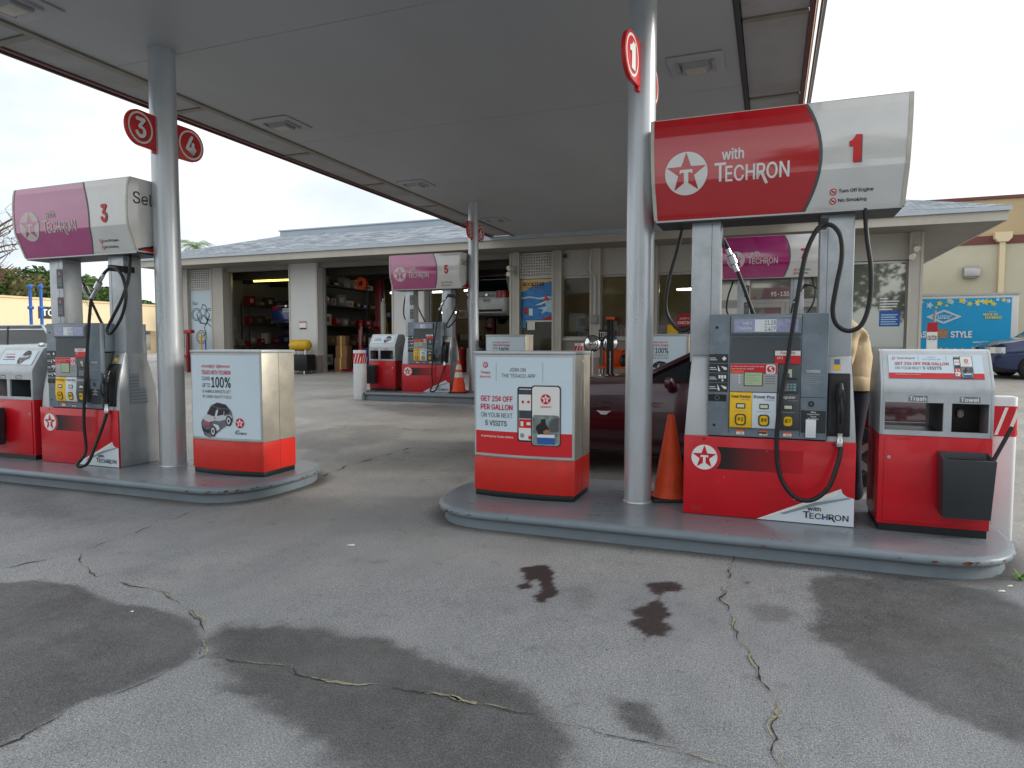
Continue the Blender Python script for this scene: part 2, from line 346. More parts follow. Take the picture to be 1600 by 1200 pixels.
def z1(pts): return [(x/2, 720+y/2) for x, y in pts]
def z2(pts): return [(800+x/2, 720+y/2) for x, y in pts]
WET = [  # polygon, softness (m), strength, edge wobble (m)
 ([(-260, 905), (0, 912), (60, 906), (120, 912), (150, 930), (200, 944), (250, 950), (298, 966), (314, 990), (312, 1015), (306, 1030), (250, 1055), (190, 1082), (130, 1100), (60, 1140), (0, 1166), (-260, 1260)], .035, .85, .07),
 ([(322, 1000), (345, 976), (450, 973), (550, 988), (650, 1018), (740, 1046), (800, 1062), (845, 1095), (890, 1128), (905, 1160), (890, 1230), (560, 1230), (500, 1160), (430, 1112), (362, 1066), (330, 1030)], .09, .9, .14),
 (z2([(915, 372), (1000, 352), (1130, 362), (1300, 372), (1500, 402), (1640, 480), (1700, 700), (1700, 940), (1600, 892), (1450, 832), (1350, 782), (1250, 730), (1150, 672), (1050, 622), (945, 552), (930, 480)]), .07, .85, .12),
 (z2([(720, 455), (780, 442), (860, 455), (905, 482), (850, 505), (770, 500)]), .05, .55, .05),
 (z2([(165, 395), (215, 380), (262, 395), (268, 430), (235, 466), (185, 460), (160, 430)]), .06, .4, .06),
 (z2([(300, 742), (430, 750), (470, 800), (500, 850), (540, 885), (440, 885), (350, 850), (310, 790)]), .04, .8, .06),
 (z2([(510, 905), (560, 912), (570, 940), (520, 950)]), .04, .5, .04),
 (z2([(1420, 490), (1500, 470), (1580, 490), (1570, 520), (1470, 520)]), .06, .5, .06),
 ([(452, 682), (530, 664), (600, 664), (640, 672), (600, 690), (520, 706), (460, 700)], .10, .45, .25),
 ([(0, 752), (60, 752), (110, 762), (90, 790), (180, 812), (120, 816), (0, 805), (-200, 800), (-200, 750)], .15, .45, .2),
 ([(560, 632), (700, 632), (770, 640), (740, 655), (640, 650)], .2, .55, .4),
 ([(470, 600), (560, 590), (580, 608), (520, 622), (470, 620)], .4, .6, .5),
 ([(180, 890), (235, 880), (240, 895), (200, 905)], .05, .3, .05), ([(120, 850), (170, 846), (165, 862), (130, 866)], .1, .3, .1),
 ([(245, 893), (280, 890), (285, 904), (255, 906)], .04, .35, .04), ([(700, 745), (730, 742), (735, 750), (710, 756)], .08, .35, .1),
]
OIL = [
 (z2([(30, 332), (110, 326), (135, 350), (128, 390), (155, 405), (105, 447), (76, 442), (70, 420), (96, 402), (85, 372), (62, 365), (55, 395), (18, 402), (44, 368)]), .018, 1, .045),
 (z2([(425, 382), (475, 376), (532, 382), (534, 402), (482, 416), (470, 450), (494, 480), (475, 502), (505, 525), (470, 545), (420, 548), (400, 530), (358, 510), (392, 492), (360, 468), (424, 455), (440, 430), (424, 402)]), .018, .85, .05),
 (z2([(725, 376), (742, 378), (738, 384), (724, 382)]), .02, .7, .02), (z2([(365, 270), (380, 272), (376, 278), (364, 276)]), .02, .7, .02),
]
PALE = [([(515, 680), (545, 671), (556, 675), (540, 683), (520, 684)], .06, .8, .1), ([(495, 683), (505, 681), (502, 686)], .05, .6, .06), ([(462, 706), (478, 700), (470, 715), (460, 720)], .08, .6, .1)]
xs = np.unique(np.concatenate([-np.geomspace(9.6, 420, 26), np.arange(-9.5, 4.0, .03), np.geomspace(4.0, 420, 26)]))
ys = np.unique(np.concatenate([-np.geomspace(.6, 300, 14), np.arange(-.5, .9, .2), np.arange(.9, 9.0, .03), np.arange(9.0, 24.9, .12), np.geomspace(25, 420, 20)]))
GX, GY = np.meshgrid(xs, ys); gx, gy = GX.ravel(), GY.ravel()
gzz = np.where(gy < 6, 0, np.minimum((gy-6)*.033, .62))
near = (gx > -9.6) & (gx < 4.2) & (gy > .8) & (gy < 24)
gzz = gzz+np.where(near, fbm(gx, gy, .5, 3)*.008, 0)
def field(lst, soft_noise):
    out_ = np.zeros(gx.shape); idx = np.where(near)[0]; x, y = gx[idx], gy[idx]
    acc = np.zeros(x.shape)
    for poly, soft, st, wob in lst:
        P = gpoly(poly); d = sdist(x, y, P)+fbm(x, y, 3.0, 5)*wob*1.1+fbm(x, y, 14, 9, 3)*wob*soft_noise
        a = np.clip(.5-d/(2*soft), 0, 1); a = a*a*(3-2*a)*st; acc = np.maximum(acc, a)
    out_[idx] = acc; return out_
wet = field(WET, .8); oil = field(OIL, 1.6); pale = field(PALE, .8)
# brown dust round the islands; far lane colour raised to offset canopy shade
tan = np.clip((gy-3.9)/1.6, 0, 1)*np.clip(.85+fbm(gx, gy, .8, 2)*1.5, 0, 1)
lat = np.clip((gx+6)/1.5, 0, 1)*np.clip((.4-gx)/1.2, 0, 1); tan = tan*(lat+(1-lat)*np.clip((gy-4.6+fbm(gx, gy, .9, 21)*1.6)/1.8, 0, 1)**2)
n_x, n_y = len(xs), len(ys)
i0 = (np.arange(n_y-1)[:, None]*n_x+np.arange(n_x-1)[None, :]).ravel()
quads = np.stack([i0, i0+1, i0+1+n_x, i0+n_x], 1)
me = bpy.data.meshes.new('ground'); me.vertices.add(len(gx)); me.vertices.foreach_set('co', np.stack([gx, gy, gzz], 1).ravel())
me.loops.add(quads.size); me.loops.foreach_set('vertex_index', quads.ravel().astype(np.int32))
me.polygons.add(len(quads)); me.polygons.foreach_set('loop_start', (np.arange(len(quads))*4).astype(np.int32))
me.update(calc_edges=True)
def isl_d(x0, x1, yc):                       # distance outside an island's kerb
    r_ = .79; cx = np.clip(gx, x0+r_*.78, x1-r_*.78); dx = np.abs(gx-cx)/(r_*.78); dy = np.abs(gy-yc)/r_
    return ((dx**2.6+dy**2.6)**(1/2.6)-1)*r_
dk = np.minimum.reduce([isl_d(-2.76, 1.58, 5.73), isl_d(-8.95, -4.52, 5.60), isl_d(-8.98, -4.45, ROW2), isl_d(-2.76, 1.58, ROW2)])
contact_shade = np.where(near, np.clip(1-dk/(.06+.30*np.clip(fbm(gx, gy, 1.6, 12)+.35, 0, 1)), 0, 1)*.8, 0)  # contact shade painted round the kerb feet as a ragged dirty strip
for nm, a in (('contact_shade', contact_shade), ('wet', wet), ('oil', oil), ('pale', pale), ('tan', tan)):
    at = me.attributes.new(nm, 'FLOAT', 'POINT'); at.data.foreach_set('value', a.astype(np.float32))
me.polygons.foreach_set('use_smooth', [True]*len(me.polygons))
def ground_mat():
    m = bpy.data.materials.new('forecourt'); m.use_nodes = True; t = m.node_tree; b = t.nodes['Principled BSDF']; N = t.nodes.new; L = t.links.new
    co = N('ShaderNodeTexCoord')
    def noise(s, d=6, r=.6, scale=None):
        n = N('ShaderNodeTexNoise'); n.inputs['Scale'].default_value = s; n.inputs['Detail'].default_value = d; n.inputs['Roughness'].default_value = r
        if scale: mp = N('ShaderNodeMapping'); mp.inputs['Scale'].default_value = scale; L(co.outputs['Object'], mp.inputs['Vector']); L(mp.outputs['Vector'], n.inputs['Vector'])
        else: L(co.outputs['Object'], n.inputs['Vector'])
        return n.outputs['Fac']
    def ramp(f, a, b_, c0, c1):
        r = N('ShaderNodeValToRGB'); r.color_ramp.elements[0].position = a; r.color_ramp.elements[1].position = b_
        r.color_ramp.elements[0].color = (*c0, 1); r.color_ramp.elements[1].color = (*c1, 1); L(f, r.inputs['Fac']); return r.outputs['Color']
    def mixc(f, a, c, blend='MIX'):
        x = N('ShaderNodeMix'); x.data_type = 'RGBA'; x.blend_type = blend
        for s, v in (('Factor', f), ('A', a), ('B', c)):
            if hasattr(v, 'links'): L(v, x.inputs[s])
            else: x.inputs[s].default_value = v if s == 'Factor' else (*v, 1)
        return x.outputs['Result']
    def att(nm): a = N('ShaderNodeAttribute'); a.attribute_name = nm; return a.outputs['Fac']
    base = ramp(noise(.55, 8, .6), .3, .7, (.188, .207, .232), (.258, .277, .302))
    base = mixc(.55, base, ramp(noise(2.4, 8, .7, (1, .5, 1)), .3, .72, (.170, .176, .182), (.310, .312, .310)))
    tanc = ramp(noise(1.2, 6), .3, .7, (.33, .312, .28), (.45, .432, .40))  # dusty tone, painted brighter to make up for shade under the canopy
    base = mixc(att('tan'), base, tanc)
    base = mixc(att('pale'), base, (.42, .40, .36)); base = mixc(att('contact_shade'), base, (.085, .078, .068))
    base = mixc(ramp(noise(5, 8, .7), .56, .72, (0, 0, 0), (.5, .5, .5)), base, (.10, .098, .095))
    # aggregate speckle and pock marks
    sp = ramp(noise(260, 2, .5), .42, .62, (.5, .5, .5), (1.55, 1.55, 1.55)); base = mixc(.8, base, sp, 'MULTIPLY'); base = mixc(.6, base, ramp(noise(95, 3, .6), .40, .62, (.62, .62, .62), (1.4, 1.4, 1.4)), 'MULTIPLY')
    v = N('ShaderNodeTexVoronoi'); v.inputs['Scale'].default_value = 24; L(co.outputs['Object'], v.inputs['Vector'])
    pk = ramp(v.outputs['Distance'], .05, .15, (1, 1, 1), (0, 0, 0)); pkm = N('ShaderNodeMath'); pkm.operation = 'MULTIPLY'; L(pk, pkm.inputs[0]); L(ramp(noise(9, 3), .48, .58, (0, 0, 0), (1, 1, 1)), pkm.inputs[1])
    base = mixc(pkm.outputs[0], base, (.05, .048, .045))
    wetc = mixc(1.0, base, (.30, .29, .28), 'MULTIPLY')
    def ragged(nm, s, amt):                    # grainy, soaked-in margins
        q = N('ShaderNodeMath'); q.operation = 'MULTIPLY_ADD'; q.inputs[1].default_value = amt; L(noise(s, 6, .75), q.inputs[0]); L(att(nm), q.inputs[2])
        r_ = N('ShaderNodeMapRange'); r_.interpolation_type = 'SMOOTHSTEP'; r_.inputs['From Min'].default_value = .05+amt*.5; r_.inputs['From Max'].default_value = .95+amt*.5; L(q.outputs[0], r_.inputs['Value'])
        g_ = N('ShaderNodeMath'); g_.operation = 'MAXIMUM'; L(r_.outputs['Result'], g_.inputs[0]); h_ = N('ShaderNodeMath'); h_.operation = 'MULTIPLY'; h_.inputs[1].default_value = .6; L(att(nm), h_.inputs[0]); L(h_.outputs[0], g_.inputs[1]); return g_.outputs[0]
    wf = N('ShaderNodeMath'); wf.operation = 'MULTIPLY'; L(ragged('wet', 22, .75), wf.inputs[0]); L(ramp(noise(2.2, 9, .75), .32, .62, (.68, .68, .68), (1.0, 1.0, 1.0)), wf.inputs[1])
    base = mixc(wf.outputs[0], base, wetc); base = mixc(ragged('oil', 40, .7), base, (.030, .020, .020))
    L(base, b.inputs['Base Color'])
    rr = N('ShaderNodeMapRange'); rr.inputs['To Min'].default_value = .62; rr.inputs['To Max'].default_value = .58; L(wf.outputs[0], rr.inputs['Value'])
    L(rr.outputs['Result'], b.inputs['Roughness']); b.inputs['Specular IOR Level'].default_value = .35
    h = N('ShaderNodeMath'); h.operation = 'ADD'; L(noise(150, 4, .6), h.inputs[0])
    wv = N('ShaderNodeTexWave'); wv.inputs['Scale'].default_value = 26; wv.inputs['Distortion'].default_value = 2.5; wv.inputs['Detail'].default_value = 2; L(co.outputs['Object'], wv.inputs['Vector'])
    hm = N('ShaderNodeMath'); hm.operation = 'MULTIPLY'; hm.inputs[1].default_value = .10; L(wv.outputs['Fac'], hm.inputs[0]); L(hm.outputs[0], h.inputs[1])
    bp = N('ShaderNodeBump'); bp.inputs['Strength'].default_value = .45; bp.inputs['Distance'].default_value = .006; L(h.outputs[0], bp.inputs['Height']); L(bp.outputs['Normal'], b.inputs['Normal'])
    return m
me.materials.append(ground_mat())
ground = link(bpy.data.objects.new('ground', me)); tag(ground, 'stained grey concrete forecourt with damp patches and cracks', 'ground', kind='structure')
def crack(pix, w_, mat, jit=.012, seed=0):
    rnd = random.Random(seed); P = gpoly(pix); pts = []
    for a, b in zip(P, P[1:]):
        n = max(2, int(math.hypot(b[0]-a[0], b[1]-a[1])/.025))
        for k in range(n):
            t = k/n; q = len(pts); pts.append((a[0]+(b[0]-a[0])*t+rnd.gauss(0, jit*.5)+.012*math.sin(q*.33+pix[0][0])+.008*math.sin(q*.9), a[1]+(b[1]-a[1])*t+rnd.gauss(0, jit*.5)+.01*math.sin(q*.41+1)))
    vs = []; N_ = len(pts)
    for i, (x, y) in enumerate(pts):
        a, b = pts[max(i-1, 0)], pts[min(i+1, N_-1)]; l = math.hypot(b[0]-a[0], b[1]-a[1])+1e-9; nx, ny = -(b[1]-a[1])/l, (b[0]-a[0])/l
        ww = w_*rnd.uniform(.3, 1.15)*max(.06, .75*abs(math.sin(i*.11+seed))+.6*math.sin(i*.37+seed*2))
        z = gz(y)+.0045
        vs += [(x+nx*ww, y+ny*ww, z), (x-nx*ww, y-ny*ww, z)]
    MB().add(vs, [(2*i, 2*i+1, 2*i+3, 2*i+2) for i in range(N_-1)]).build('crack', mat, ground, fix=False)
c1 = [(1144, 870), (1143, 890), (1135, 925), (1130, 940), (1146, 965), (1150, 985), (1162, 1010), (1175, 1035), (1185, 1055), (1200, 1070), (1214, 1095), (1205, 1130), (1212, 1165), (1216, 1200), (1218, 1240)]
c3 = [(120, 865), (140, 895), (190, 912), (255, 925), (275, 940), (295, 955), (315, 970), (312, 990), (318, 1020), (318, 1030)]
c4 = [(318, 1028), (370, 1033), (400, 1035), (450, 1042), (468, 1055), (510, 1063), (545, 1070), (600, 1072), (660, 1082), (700, 1090), (730, 1100), (760, 1103), (800, 1110), (850, 1122), (900, 1135), (960, 1150), (1010, 1163), (1060, 1175), (1120, 1195), (1170, 1208)]
crack(c1, .0055, 'crackdark', .007, 1); crack([(x+1.5, y) for x, y in c1], .0075, 'crackfill', .007, 2)
crack(c3, .0045, 'crackdark', .009, 3); crack([(x+1.5, y) for x, y in c3[2:]], .006, 'crackfill', .009, 4)
crack(c4[:11], .007, 'crackfill', .007, 5); crack(c4, .0035, 'crackdark', .006, 6); crack(c4[9:12], .014, 'crackfill', .012, 7); crack(c4[11:], .004, 'crackfill', .008, 17)
crack([(318, 1028), (250, 1055), (190, 1082), (130, 1100), (60, 1140), (0, 1166), (-80, 1200)], .007, 'crackdark', .006, 8)
crack([(345, 782), (300, 800), (245, 820), (185, 842), (120, 865), (60, 878), (0, 890), (-60, 900)], .005, 'crackdark', .006, 9)
crack([(506, 744), (545, 727), (590, 715), (640, 700)], .012, 'crackdark', .008, 10)
crack([(640, 700), (700, 703), (745, 708)], .006, 'crackdark', .01, 11); crack([(600, 665), (650, 672), (720, 672)], .01, 'crackdark', .02, 12)
# ------------------------------------------------------------------ pump islands
ROW1L, ROW1R, ROW2 = 5.60, 5.73, 13.82
def island(x0, x1, yc, label):
    g = gz(yc); r_ = .83
    o = thing('pump_island', label, 'pump island', (0, 0, 0), kind='structure')
    def outline(off, n=14):
        pts = []
        for cx, a0 in ((x1-r_*.78, -90), (x0+r_*.78, 90)):
            for k in range(n+1):
                a = R(a0+180*k/n); ca, sa = math.cos(a), math.sin(a); e = 2/2.6
                pts.append((cx+math.copysign(abs(ca)**e, ca)*(r_*.78+off), yc+math.copysign(abs(sa)**e, sa)*(r_+off)))
        return pts
    # kerb: concave wall under a rolled nosing
    prof = [(-.05, -.30), (-.045, .0), (-.05, .075), (-.035, .083), (-.008, .088), (.006, .10), (.010, .118), (.004, .136), (-.012, .148), (-.04, .150)]
    rings = [[(x, y, g+z) for x, y in outline(off)] for off, z in prof]; n = len(rings[0]); m = MB()
    m.add([p for rg in rings for p in rg], [(j*n+i, j*n+(i+1) % n, (j+1)*n+(i+1) % n, (j+1)*n+i) for j in range(len(rings)-1) for i in range(n)])
    m.build('kerb', 'kerbside', o, smooth=True, angle=60)
    rg = rings[-1]; MB().add(rg, [tuple(range(n))]).build('deck', 'kerbgrey', o, fix=False)
    rnd = random.Random(int(x0*10)); ch = MB(); ol = outline(.0108); N_ = len(ol)          # chipped paint and rust on the nosing and drips below
    for k in range(70):
        i = rnd.randrange(N_); a, b = ol[i], ol[(i+1) % N_]; t = rnd.random() if math.hypot(b[0]-a[0], b[1]-a[1]) > .5 else rnd.uniform(.2, .8)
        px_, py_ = a[0]+(b[0]-a[0])*t, a[1]+(b[1]-a[1])*t; l = math.hypot(b[0]-a[0], b[1]-a[1])+1e-9; tx, ty = (b[0]-a[0])/l, (b[1]-a[1])/l; s_ = rnd.uniform(.004, .016)*(1.6 if rnd.random() < .2 else 1); z = g+rnd.uniform(.106, .126)
        ch.add([(px_+tx*s_*u+ty*.0012, py_+ty*s_*u-tx*.0012, z+s_*v) for u, v in ((-1.6, -.1), (-.6, -.45), (.7, -.3), (1.5, .05), (.5, .4), (-.7, .3))], [(0, 1, 2, 3, 4, 5)])
    tag(ch.build('paint_chips', 'rust', o, fix=False), kind='stuff')
    return o
island(-2.76, 1.58, 5.73, 'grey painted concrete island carrying pump 1, with chipped rounded kerb and weeds at its end')
island(-8.95, -4.52, 5.60, 'grey painted concrete island carrying pump 3 and the car picture cabinet')
island(-8.98, -4.45, ROW2, 'grey concrete island under pump 5 in front of the garage bays')
island(-2.76, 1.58, ROW2, 'grey concrete island under pump 7 behind the maroon car')
# ------------------------------------------------------------------ canopy
def translucent(name, col):
    m = bpy.data.materials.new(name); m.use_nodes = True; t = m.node_tree; t.nodes.remove(t.nodes['Principled BSDF']); MATS[name] = m
    a = t.nodes.new('ShaderNodeBsdfTranslucent'); d = t.nodes.new('ShaderNodeBsdfDiffuse'); x = t.nodes.new('ShaderNodeMixShader'); a.inputs[0].default_value = d.inputs[0].default_value = (*lin(col), 1); x.inputs[0].default_value = .3
    t.links.new(a.outputs[0], x.inputs[1]); t.links.new(d.outputs[0], x.inputs[2]); t.links.new(x.outputs[0], t.nodes['Material Output'].inputs[0])
translucent('skirt', '#f6e3d2')
CZ = 4.65
canopy = thing('station_canopy', 'wide flat grey canopy roof spanning the fuel pumps and meeting the garage eave', 'canopy', (0, 0, 0))
xa, xb = -7.05, -.40
yb = [2.6, 5.75, 8.9, 12.05, 15.2, 18.62]
for a, b in zip(yb, yb[1:]):
    xm = (xa+xb)/2
    for u, v in ((xa+.004, xb-.004),):
        box('soffit_panel', 'soffit', canopy, u, a+.004, CZ, v, b-.004, CZ+.05)
box('deck', 'darktrim', canopy, -7.7, 2.65, CZ+.065, .262, 18.55, CZ+.3)
box('trim_strip', 'trim', canopy, xa-.09, 2.6, CZ-.025, xa-.004, 18.62, CZ+.05)
box('trim_strip', 'darktrim', canopy, xb+.004, 2.6, CZ-.02, xb+.055, 18.62, CZ+.05)
for x0, x1 in ((-7.72, xa-.094), (xb+.06, .27)):
    for k in range(7):
        y0 = 2.6+k*2.286
        box('edge_panel', 'soffit_edge', canopy, x0+.004, y0+.05, CZ+.012, x1-.004, y0+2.24, CZ+.05)
        box('batten', 'trim', canopy, x0+.01, y0-.04, CZ-.004, x1-.01, y0+.046, CZ+.05)
for x0, s in ((-7.72, -1), (.27, 1)):
    e = [x0, x0+s*.05, x0+s*.10, x0+s*.13]
    box('fascia_lip', 'fasciared', canopy, e[0], 2.6, CZ-.01, e[1]-s*.002, 18.62, CZ+.06)
    if s < 0: box('fascia_strip', 'fasciared', canopy, e[1], 2.55, CZ+.005, e[2], 18.62, CZ+.8)
    if s > 0:
        box('light_skirt', 'skirt', canopy, e[1]+.004, 2.5, CZ-.075, e[1]+.010, 18.62, CZ+.06); box('fascia', 'fasciared', canopy, e[2]-.02, 2.5, CZ-.10, e[2]-.004, 18.62, CZ-.076); box('fascia_rail', 'alu', canopy, e[2]+.004, 2.5, CZ-.09, e[3], 18.62, CZ+.0)
    else: box('fascia', 'fasciared', canopy, e[2]+s*.002, 2.5, CZ-.02, e[3], 18.62, CZ+.85)
box('fascia', 'fasciared', canopy, -7.80, 2.45, CZ-.02, .40, 2.495, CZ+.85)
for lx in (-6.62, -.86):
    for ly in (4.35, 8.05, 11.95, 16.1):
        f = MB().box(lx-.30, ly-.30, CZ-.022, lx+.30, ly+.30, CZ-.001).build('light_fixture', 'soffit', canopy, bevel=.01)
        for u in (-1, 1):
            box('bracket', 'soffit_edge', f, lx+u*.19-.015, ly-.16, CZ-.05, lx+u*.19+.015, ly+.16, CZ-.0235)
        MB().prism_x([(ly-.13, CZ-.024), (ly+.13, CZ-.024), (ly+.10, CZ-.075), (ly-.10, CZ-.075)], lx-.14, lx+.14).build('lamp_housing', 'soffit_edge', f)
        MB().grid(lambda a, b: (lx-.11+.22*a, ly-.085+.17*b, CZ-.0765-.012*math.sin(math.pi*a)*math.sin(math.pi*b)), 6, 6).build('lens', 'lens', f, smooth=True, fix=False)
# columns
def column(x, y, z0, label, r=.125):
    o = thing('canopy_column', label, 'column', (x, y, z0), group='round steel canopy columns')
    h = CZ-z0
    MB().lathe([(0, 0), (r, 0), (r, h-.001), (0, h-.001)], 40).build('shaft', 'galv', o, smooth=True)
    MB().lathe([(r+.002, 0), (r+.012, 0), (r+.008, .012), (r+.002, .016)], 40).build('base_collar', 'galv', o, smooth=True)
    return o
column(-1.05, 5.75, .15, 'round silver steel column with a red number 1 plate, beside the large plain cone', .115)
column(-6.20, 5.62, .15, 'round silver steel column carrying red number plates 3 and 4', .135)
column(-6.28, 13.95, .15+gz(13.95), 'round silver steel column carrying red number plates 5 and 6', .115)
column(-1.05, 13.95, .15+gz(13.95), 'round silver steel column standing on the island of pump 7', .115)
def flag(x, y, z, num, d, label, r=.182, rz=0):
    o = thing('pump_number_sign', label, 'sign', (x, y, z), rz, group='round-ended number plates on the columns')
    t = .018; cy = d*.335
    pts = [(d*.10, -r), (cy, -r)]+[(cy+d*r*math.sin(math.pi*k/16), -r*math.cos(math.pi*k/16)) for k in range(1, 16)]+[(cy, r), (d*.10, r)]
    MB().prism_x(pts, -t, t).build('plate', 'numred', o, bevel=.003)
    mp = lambda u, v, l: (t+l, u, v)
    ring = circ(cy, 0, r*.88); inn = circ(cy, 0, r*.77); n = len(ring)
    MB().add([mp(*p, .002) for p in ring+inn], [(i, (i+1) % n, (i+1) % n+n, i+n) for i in range(n)]).build('ring', 'white', o, fix=False)
    text(num, cy-.072+.012, -.105-.008, cy+.072+.012, .105-.008, mp, 'ink', o, 'numeral_shadow', bold=.05, lift=.002)
    text(num, cy-.072, -.105, cy+.072, .105, mp, 'white', o, 'numeral', bold=.05, lift=.004)
    box('bracket', 'numred', o, -t, d*.09, -r-.03, t, d*.16, -r+.02)
    return o
flag(-6.20, 5.62, 3.735, '3', -1, 'red plate with a ringed white numeral three on a column', rz=R(5)); flag(-6.20, 5.62, 3.735, '4', 1, 'red plate with a ringed white numeral four on a column', rz=R(-2))
flag(-1.05, 5.75, 3.76, '1', -1, 'red plate with a ringed white numeral one, seen at a steep angle', rz=R(-6)); flag(-1.05, 5.75, 3.76, '2', 1, 'red plate seen edge-on behind the number 1 column', rz=R(-4))
flag(-6.28, 13.95, 4.0, '5', -1, 'small red plate with a ringed white numeral five on the column by the banded cone', rz=R(8)); flag(-6.28, 13.95, 4.0, '6', 1, 'small red plate with a ringed numeral six on the column by the banded cone', rz=R(-3))
# ------------------------------------------------------------------ fuel dispensers
def dispenser(xc, yc, zb, num, label, faded, full=True, hoses='A', side_print=True):
    o = thing('fuel_dispenser', label, 'fuel pump', (xc, yc, zb), group='fuel dispensers')
    PW = .615
    prof = [(.252, 0), (.252, .60), (.250, .66), (.240, .80), (.222, .92), (.195, 1.04), (.163, 1.15), (.140, 1.22), (.128, 1.26)]
    yz = [(-y, z) for y, z in prof]+[(y, z) for y, z in reversed(prof)]
    for s in (-1, 1):                                    # bell shaped end shells
        m = MB(); n = len(yz)
        def xo(z, s=s): return s*(PW-.035*min(1, max(0, (z-.60)/.62))**1.0)
        inner = s*.408 if s > 0 else s*.425
        a = [(xo(z), y, z) for y, z in yz]; b = [(inner, y, z) for y, z in yz]
        m.add(a+b, [tuple(range(n)), tuple(range(n, 2*n))]+[(i, (i+1) % n, (i+1) % n+n, i+n) for i in range(n)])
        sh = m.build('end_shell', 'sidesteel', o, bevel=.014)
        xp0, xp1 = (.345, .578) if s > 0 else (-.595, -.372)
        p = MB().box(xp0, -.115, 1.2, xp1, .115, 2.335).build('post', 'steel', o, bevel=.012)
        for yy in (-.1165, .1155):
            box('seam', 'darktrim', p, xp0+(.155 if s < 0 else .05), yy, 1.262, xp0+(.158 if s < 0 else .053), yy+.001, 2.30)
        if side_print and s > 0:
            mp = lambda u, v, l: (PW-.035*min(1, max(0, (v-.60)/.62))+l, u, v)
            rect(-.10, .86, .02, 1.02, mp, 'inklight', sh, 'notice', .003); rect(-.10, .68, .12, .855, mp, 'inklight', sh, 'notice', .003)
            for k in range(9): rect(-.095, .695+k*.035, .11 if k < 4 else .012, .700+k*.035, mp, 'inkgrey', sh, 'print', .004)
    core = box('core', 'headdark', o, -.424, -.235, .0, .407, .235, 1.25)
    # lower door panels, front and back
    for s in (-1, 1):
        ty = s*.272
        pnl = MB().box(-PW+.002, s*.2535, .004, PW-.002, ty, .628).build('lower_panel', 'red', o, bevel=.006)
        if s > 0: continue
        mp = lambda u, v, l: (u, -.272-l, v)
        emblem(-.455, .46, .098, mp, pnl, 'white', 'red', 'white')
        g = 12                                           # fading dark bar
        bar = bpy.data.materials.get('fadebar')
        if not bar:
            bar = M('fadebar', '#2a1214', .35); t = bar.node_tree; c = t.nodes.new('ShaderNodeTexCoord'); sx = t.nodes.new('ShaderNodeSeparateXYZ'); r_ = t.nodes.new('ShaderNodeMapRange')
            r_.inputs['From Min'].default_value = -.28; r_.inputs['From Max'].default_value = .27; x = t.nodes.new('ShaderNodeMix'); x.data_type = 'RGBA'
            x.inputs['A'].default_value = (*lin('#27191a'), 1); x.inputs['B'].default_value = (*lin('#c01020'), 1)
            t.links.new(c.outputs['Object'], sx.inputs[0]); t.links.new(sx.outputs['X'], r_.inputs['Value']); t.links.new(r_.outputs['Result'], x.inputs['Factor']); t.links.new(x.outputs['Result'], t.nodes['Principled BSDF'].inputs['Base Color'])
        arc = [(-.455+.125*math.cos(R(a)), .46+.125*math.sin(R(a))) for a in range(-44, 45, 8)]
        decal([(arc[0][0], arc[0][1]), (.26, .46-.088), (.26, .46+.086)]+arc[::-1][:1]+arc[::-1][1:-1], mp, 'fadebar', pnl, 'print')
        # curled white corner
        curl = [(-.06, .006), (.30, .175), (.46, .235), (.505, .275), (.52, .282), (.53, .25), (.56, .225), (PW-.006, .215), (PW-.006, .006)]
        decal(curl, mp, 'plus', pnl, 'corner_print', .0014)
        decal([(-.06, .006), (.30, .175), (.505, .275), (.50, .235), (.35, .165), (.10, .06)], mp, 'white', pnl, 'corner_print', .0026)
        decal([(.10, .062), (.35, .168), (.57, .222), (.59, .213), (.36, .145), (.14, .06)], mp, 'inklight', pnl, 'corner_print', .0026)
        techron(.265, .035, .575, .135, mp, 'ink', pnl, .004, 'blue_ink')
        for k in range(2): rect(-.55, .045+k*.016, -.47, .049+k*.016, mp, 'frost', pnl, 'print')
        rnd = random.Random(num)
        for k in range(9):                               # paint chips
            u, v, s_ = rnd.uniform(-.58, .5), rnd.uniform(.06, .56), rnd.uniform(.002, .006); decal([(u, v), (u+s_, v+.3*s_), (u+s_*.8, v+2*s_), (u+.2*s_, v+1.5*s_)], mp, 'plus', pnl, 'paint_chip', .002)
        for u in (-.46, .46): decal(circ(u, .606, .009, n=10), mp, 'darktrim', pnl, 'lock', .003)
    # electronics head, front and back alike
    for s in ((-1, 1) if full else (-1,)):
        h = bpy.data.objects.new('display_head', None); link(h, o); h.rotation_euler = (0, 0, 0 if s < 0 else math.pi)
        if s > 0: h.location = (-.018, 0, 0)
        mp = lambda u, v, l: (u, -.2915-l, v)
        MB().box(-.434, -.29, .638, .410, -.236 if s > 0 else -.236, 1.575).build('housing', 'headgrey', h, bevel=.008)
        if s < 0: MB().box(-.434, -.232, 1.262, .410, .232, 1.570).build('housing', 'headgrey', h, bevel=.008)
        rect(-.278, .66, -.2745, 1.56, mp, 'darktrim', h, 'seam'); rect(.226, .66, .2295, 1.56, mp, 'darktrim', h, 'seam'); rect(.23, .952, .40, .955, mp, 'darktrim', h, 'seam')
        # display hood
        MB().prism_x([(-.292, 1.405), (-.325, 1.43), (-.325, 1.545), (-.31, 1.562), (-.292, 1.562)], -.27, .222).build('display_hood', 'bezel', h, bevel=.004)
        md = lambda u, v, l: (u, -.3255-l, v)
        sc = rect(-.248, 1.437, .202, 1.534, md, 'lcdblue', h, 'screen', .0015)
        text('Sale $', -.19, 1.493, -.12, 1.517, md, 'lcdtext', sc, bold=.01, lift=.003); text('Gallons', -.205, 1.455, -.12, 1.478, md, 'lcdtext', sc, bold=.01, lift=.003)
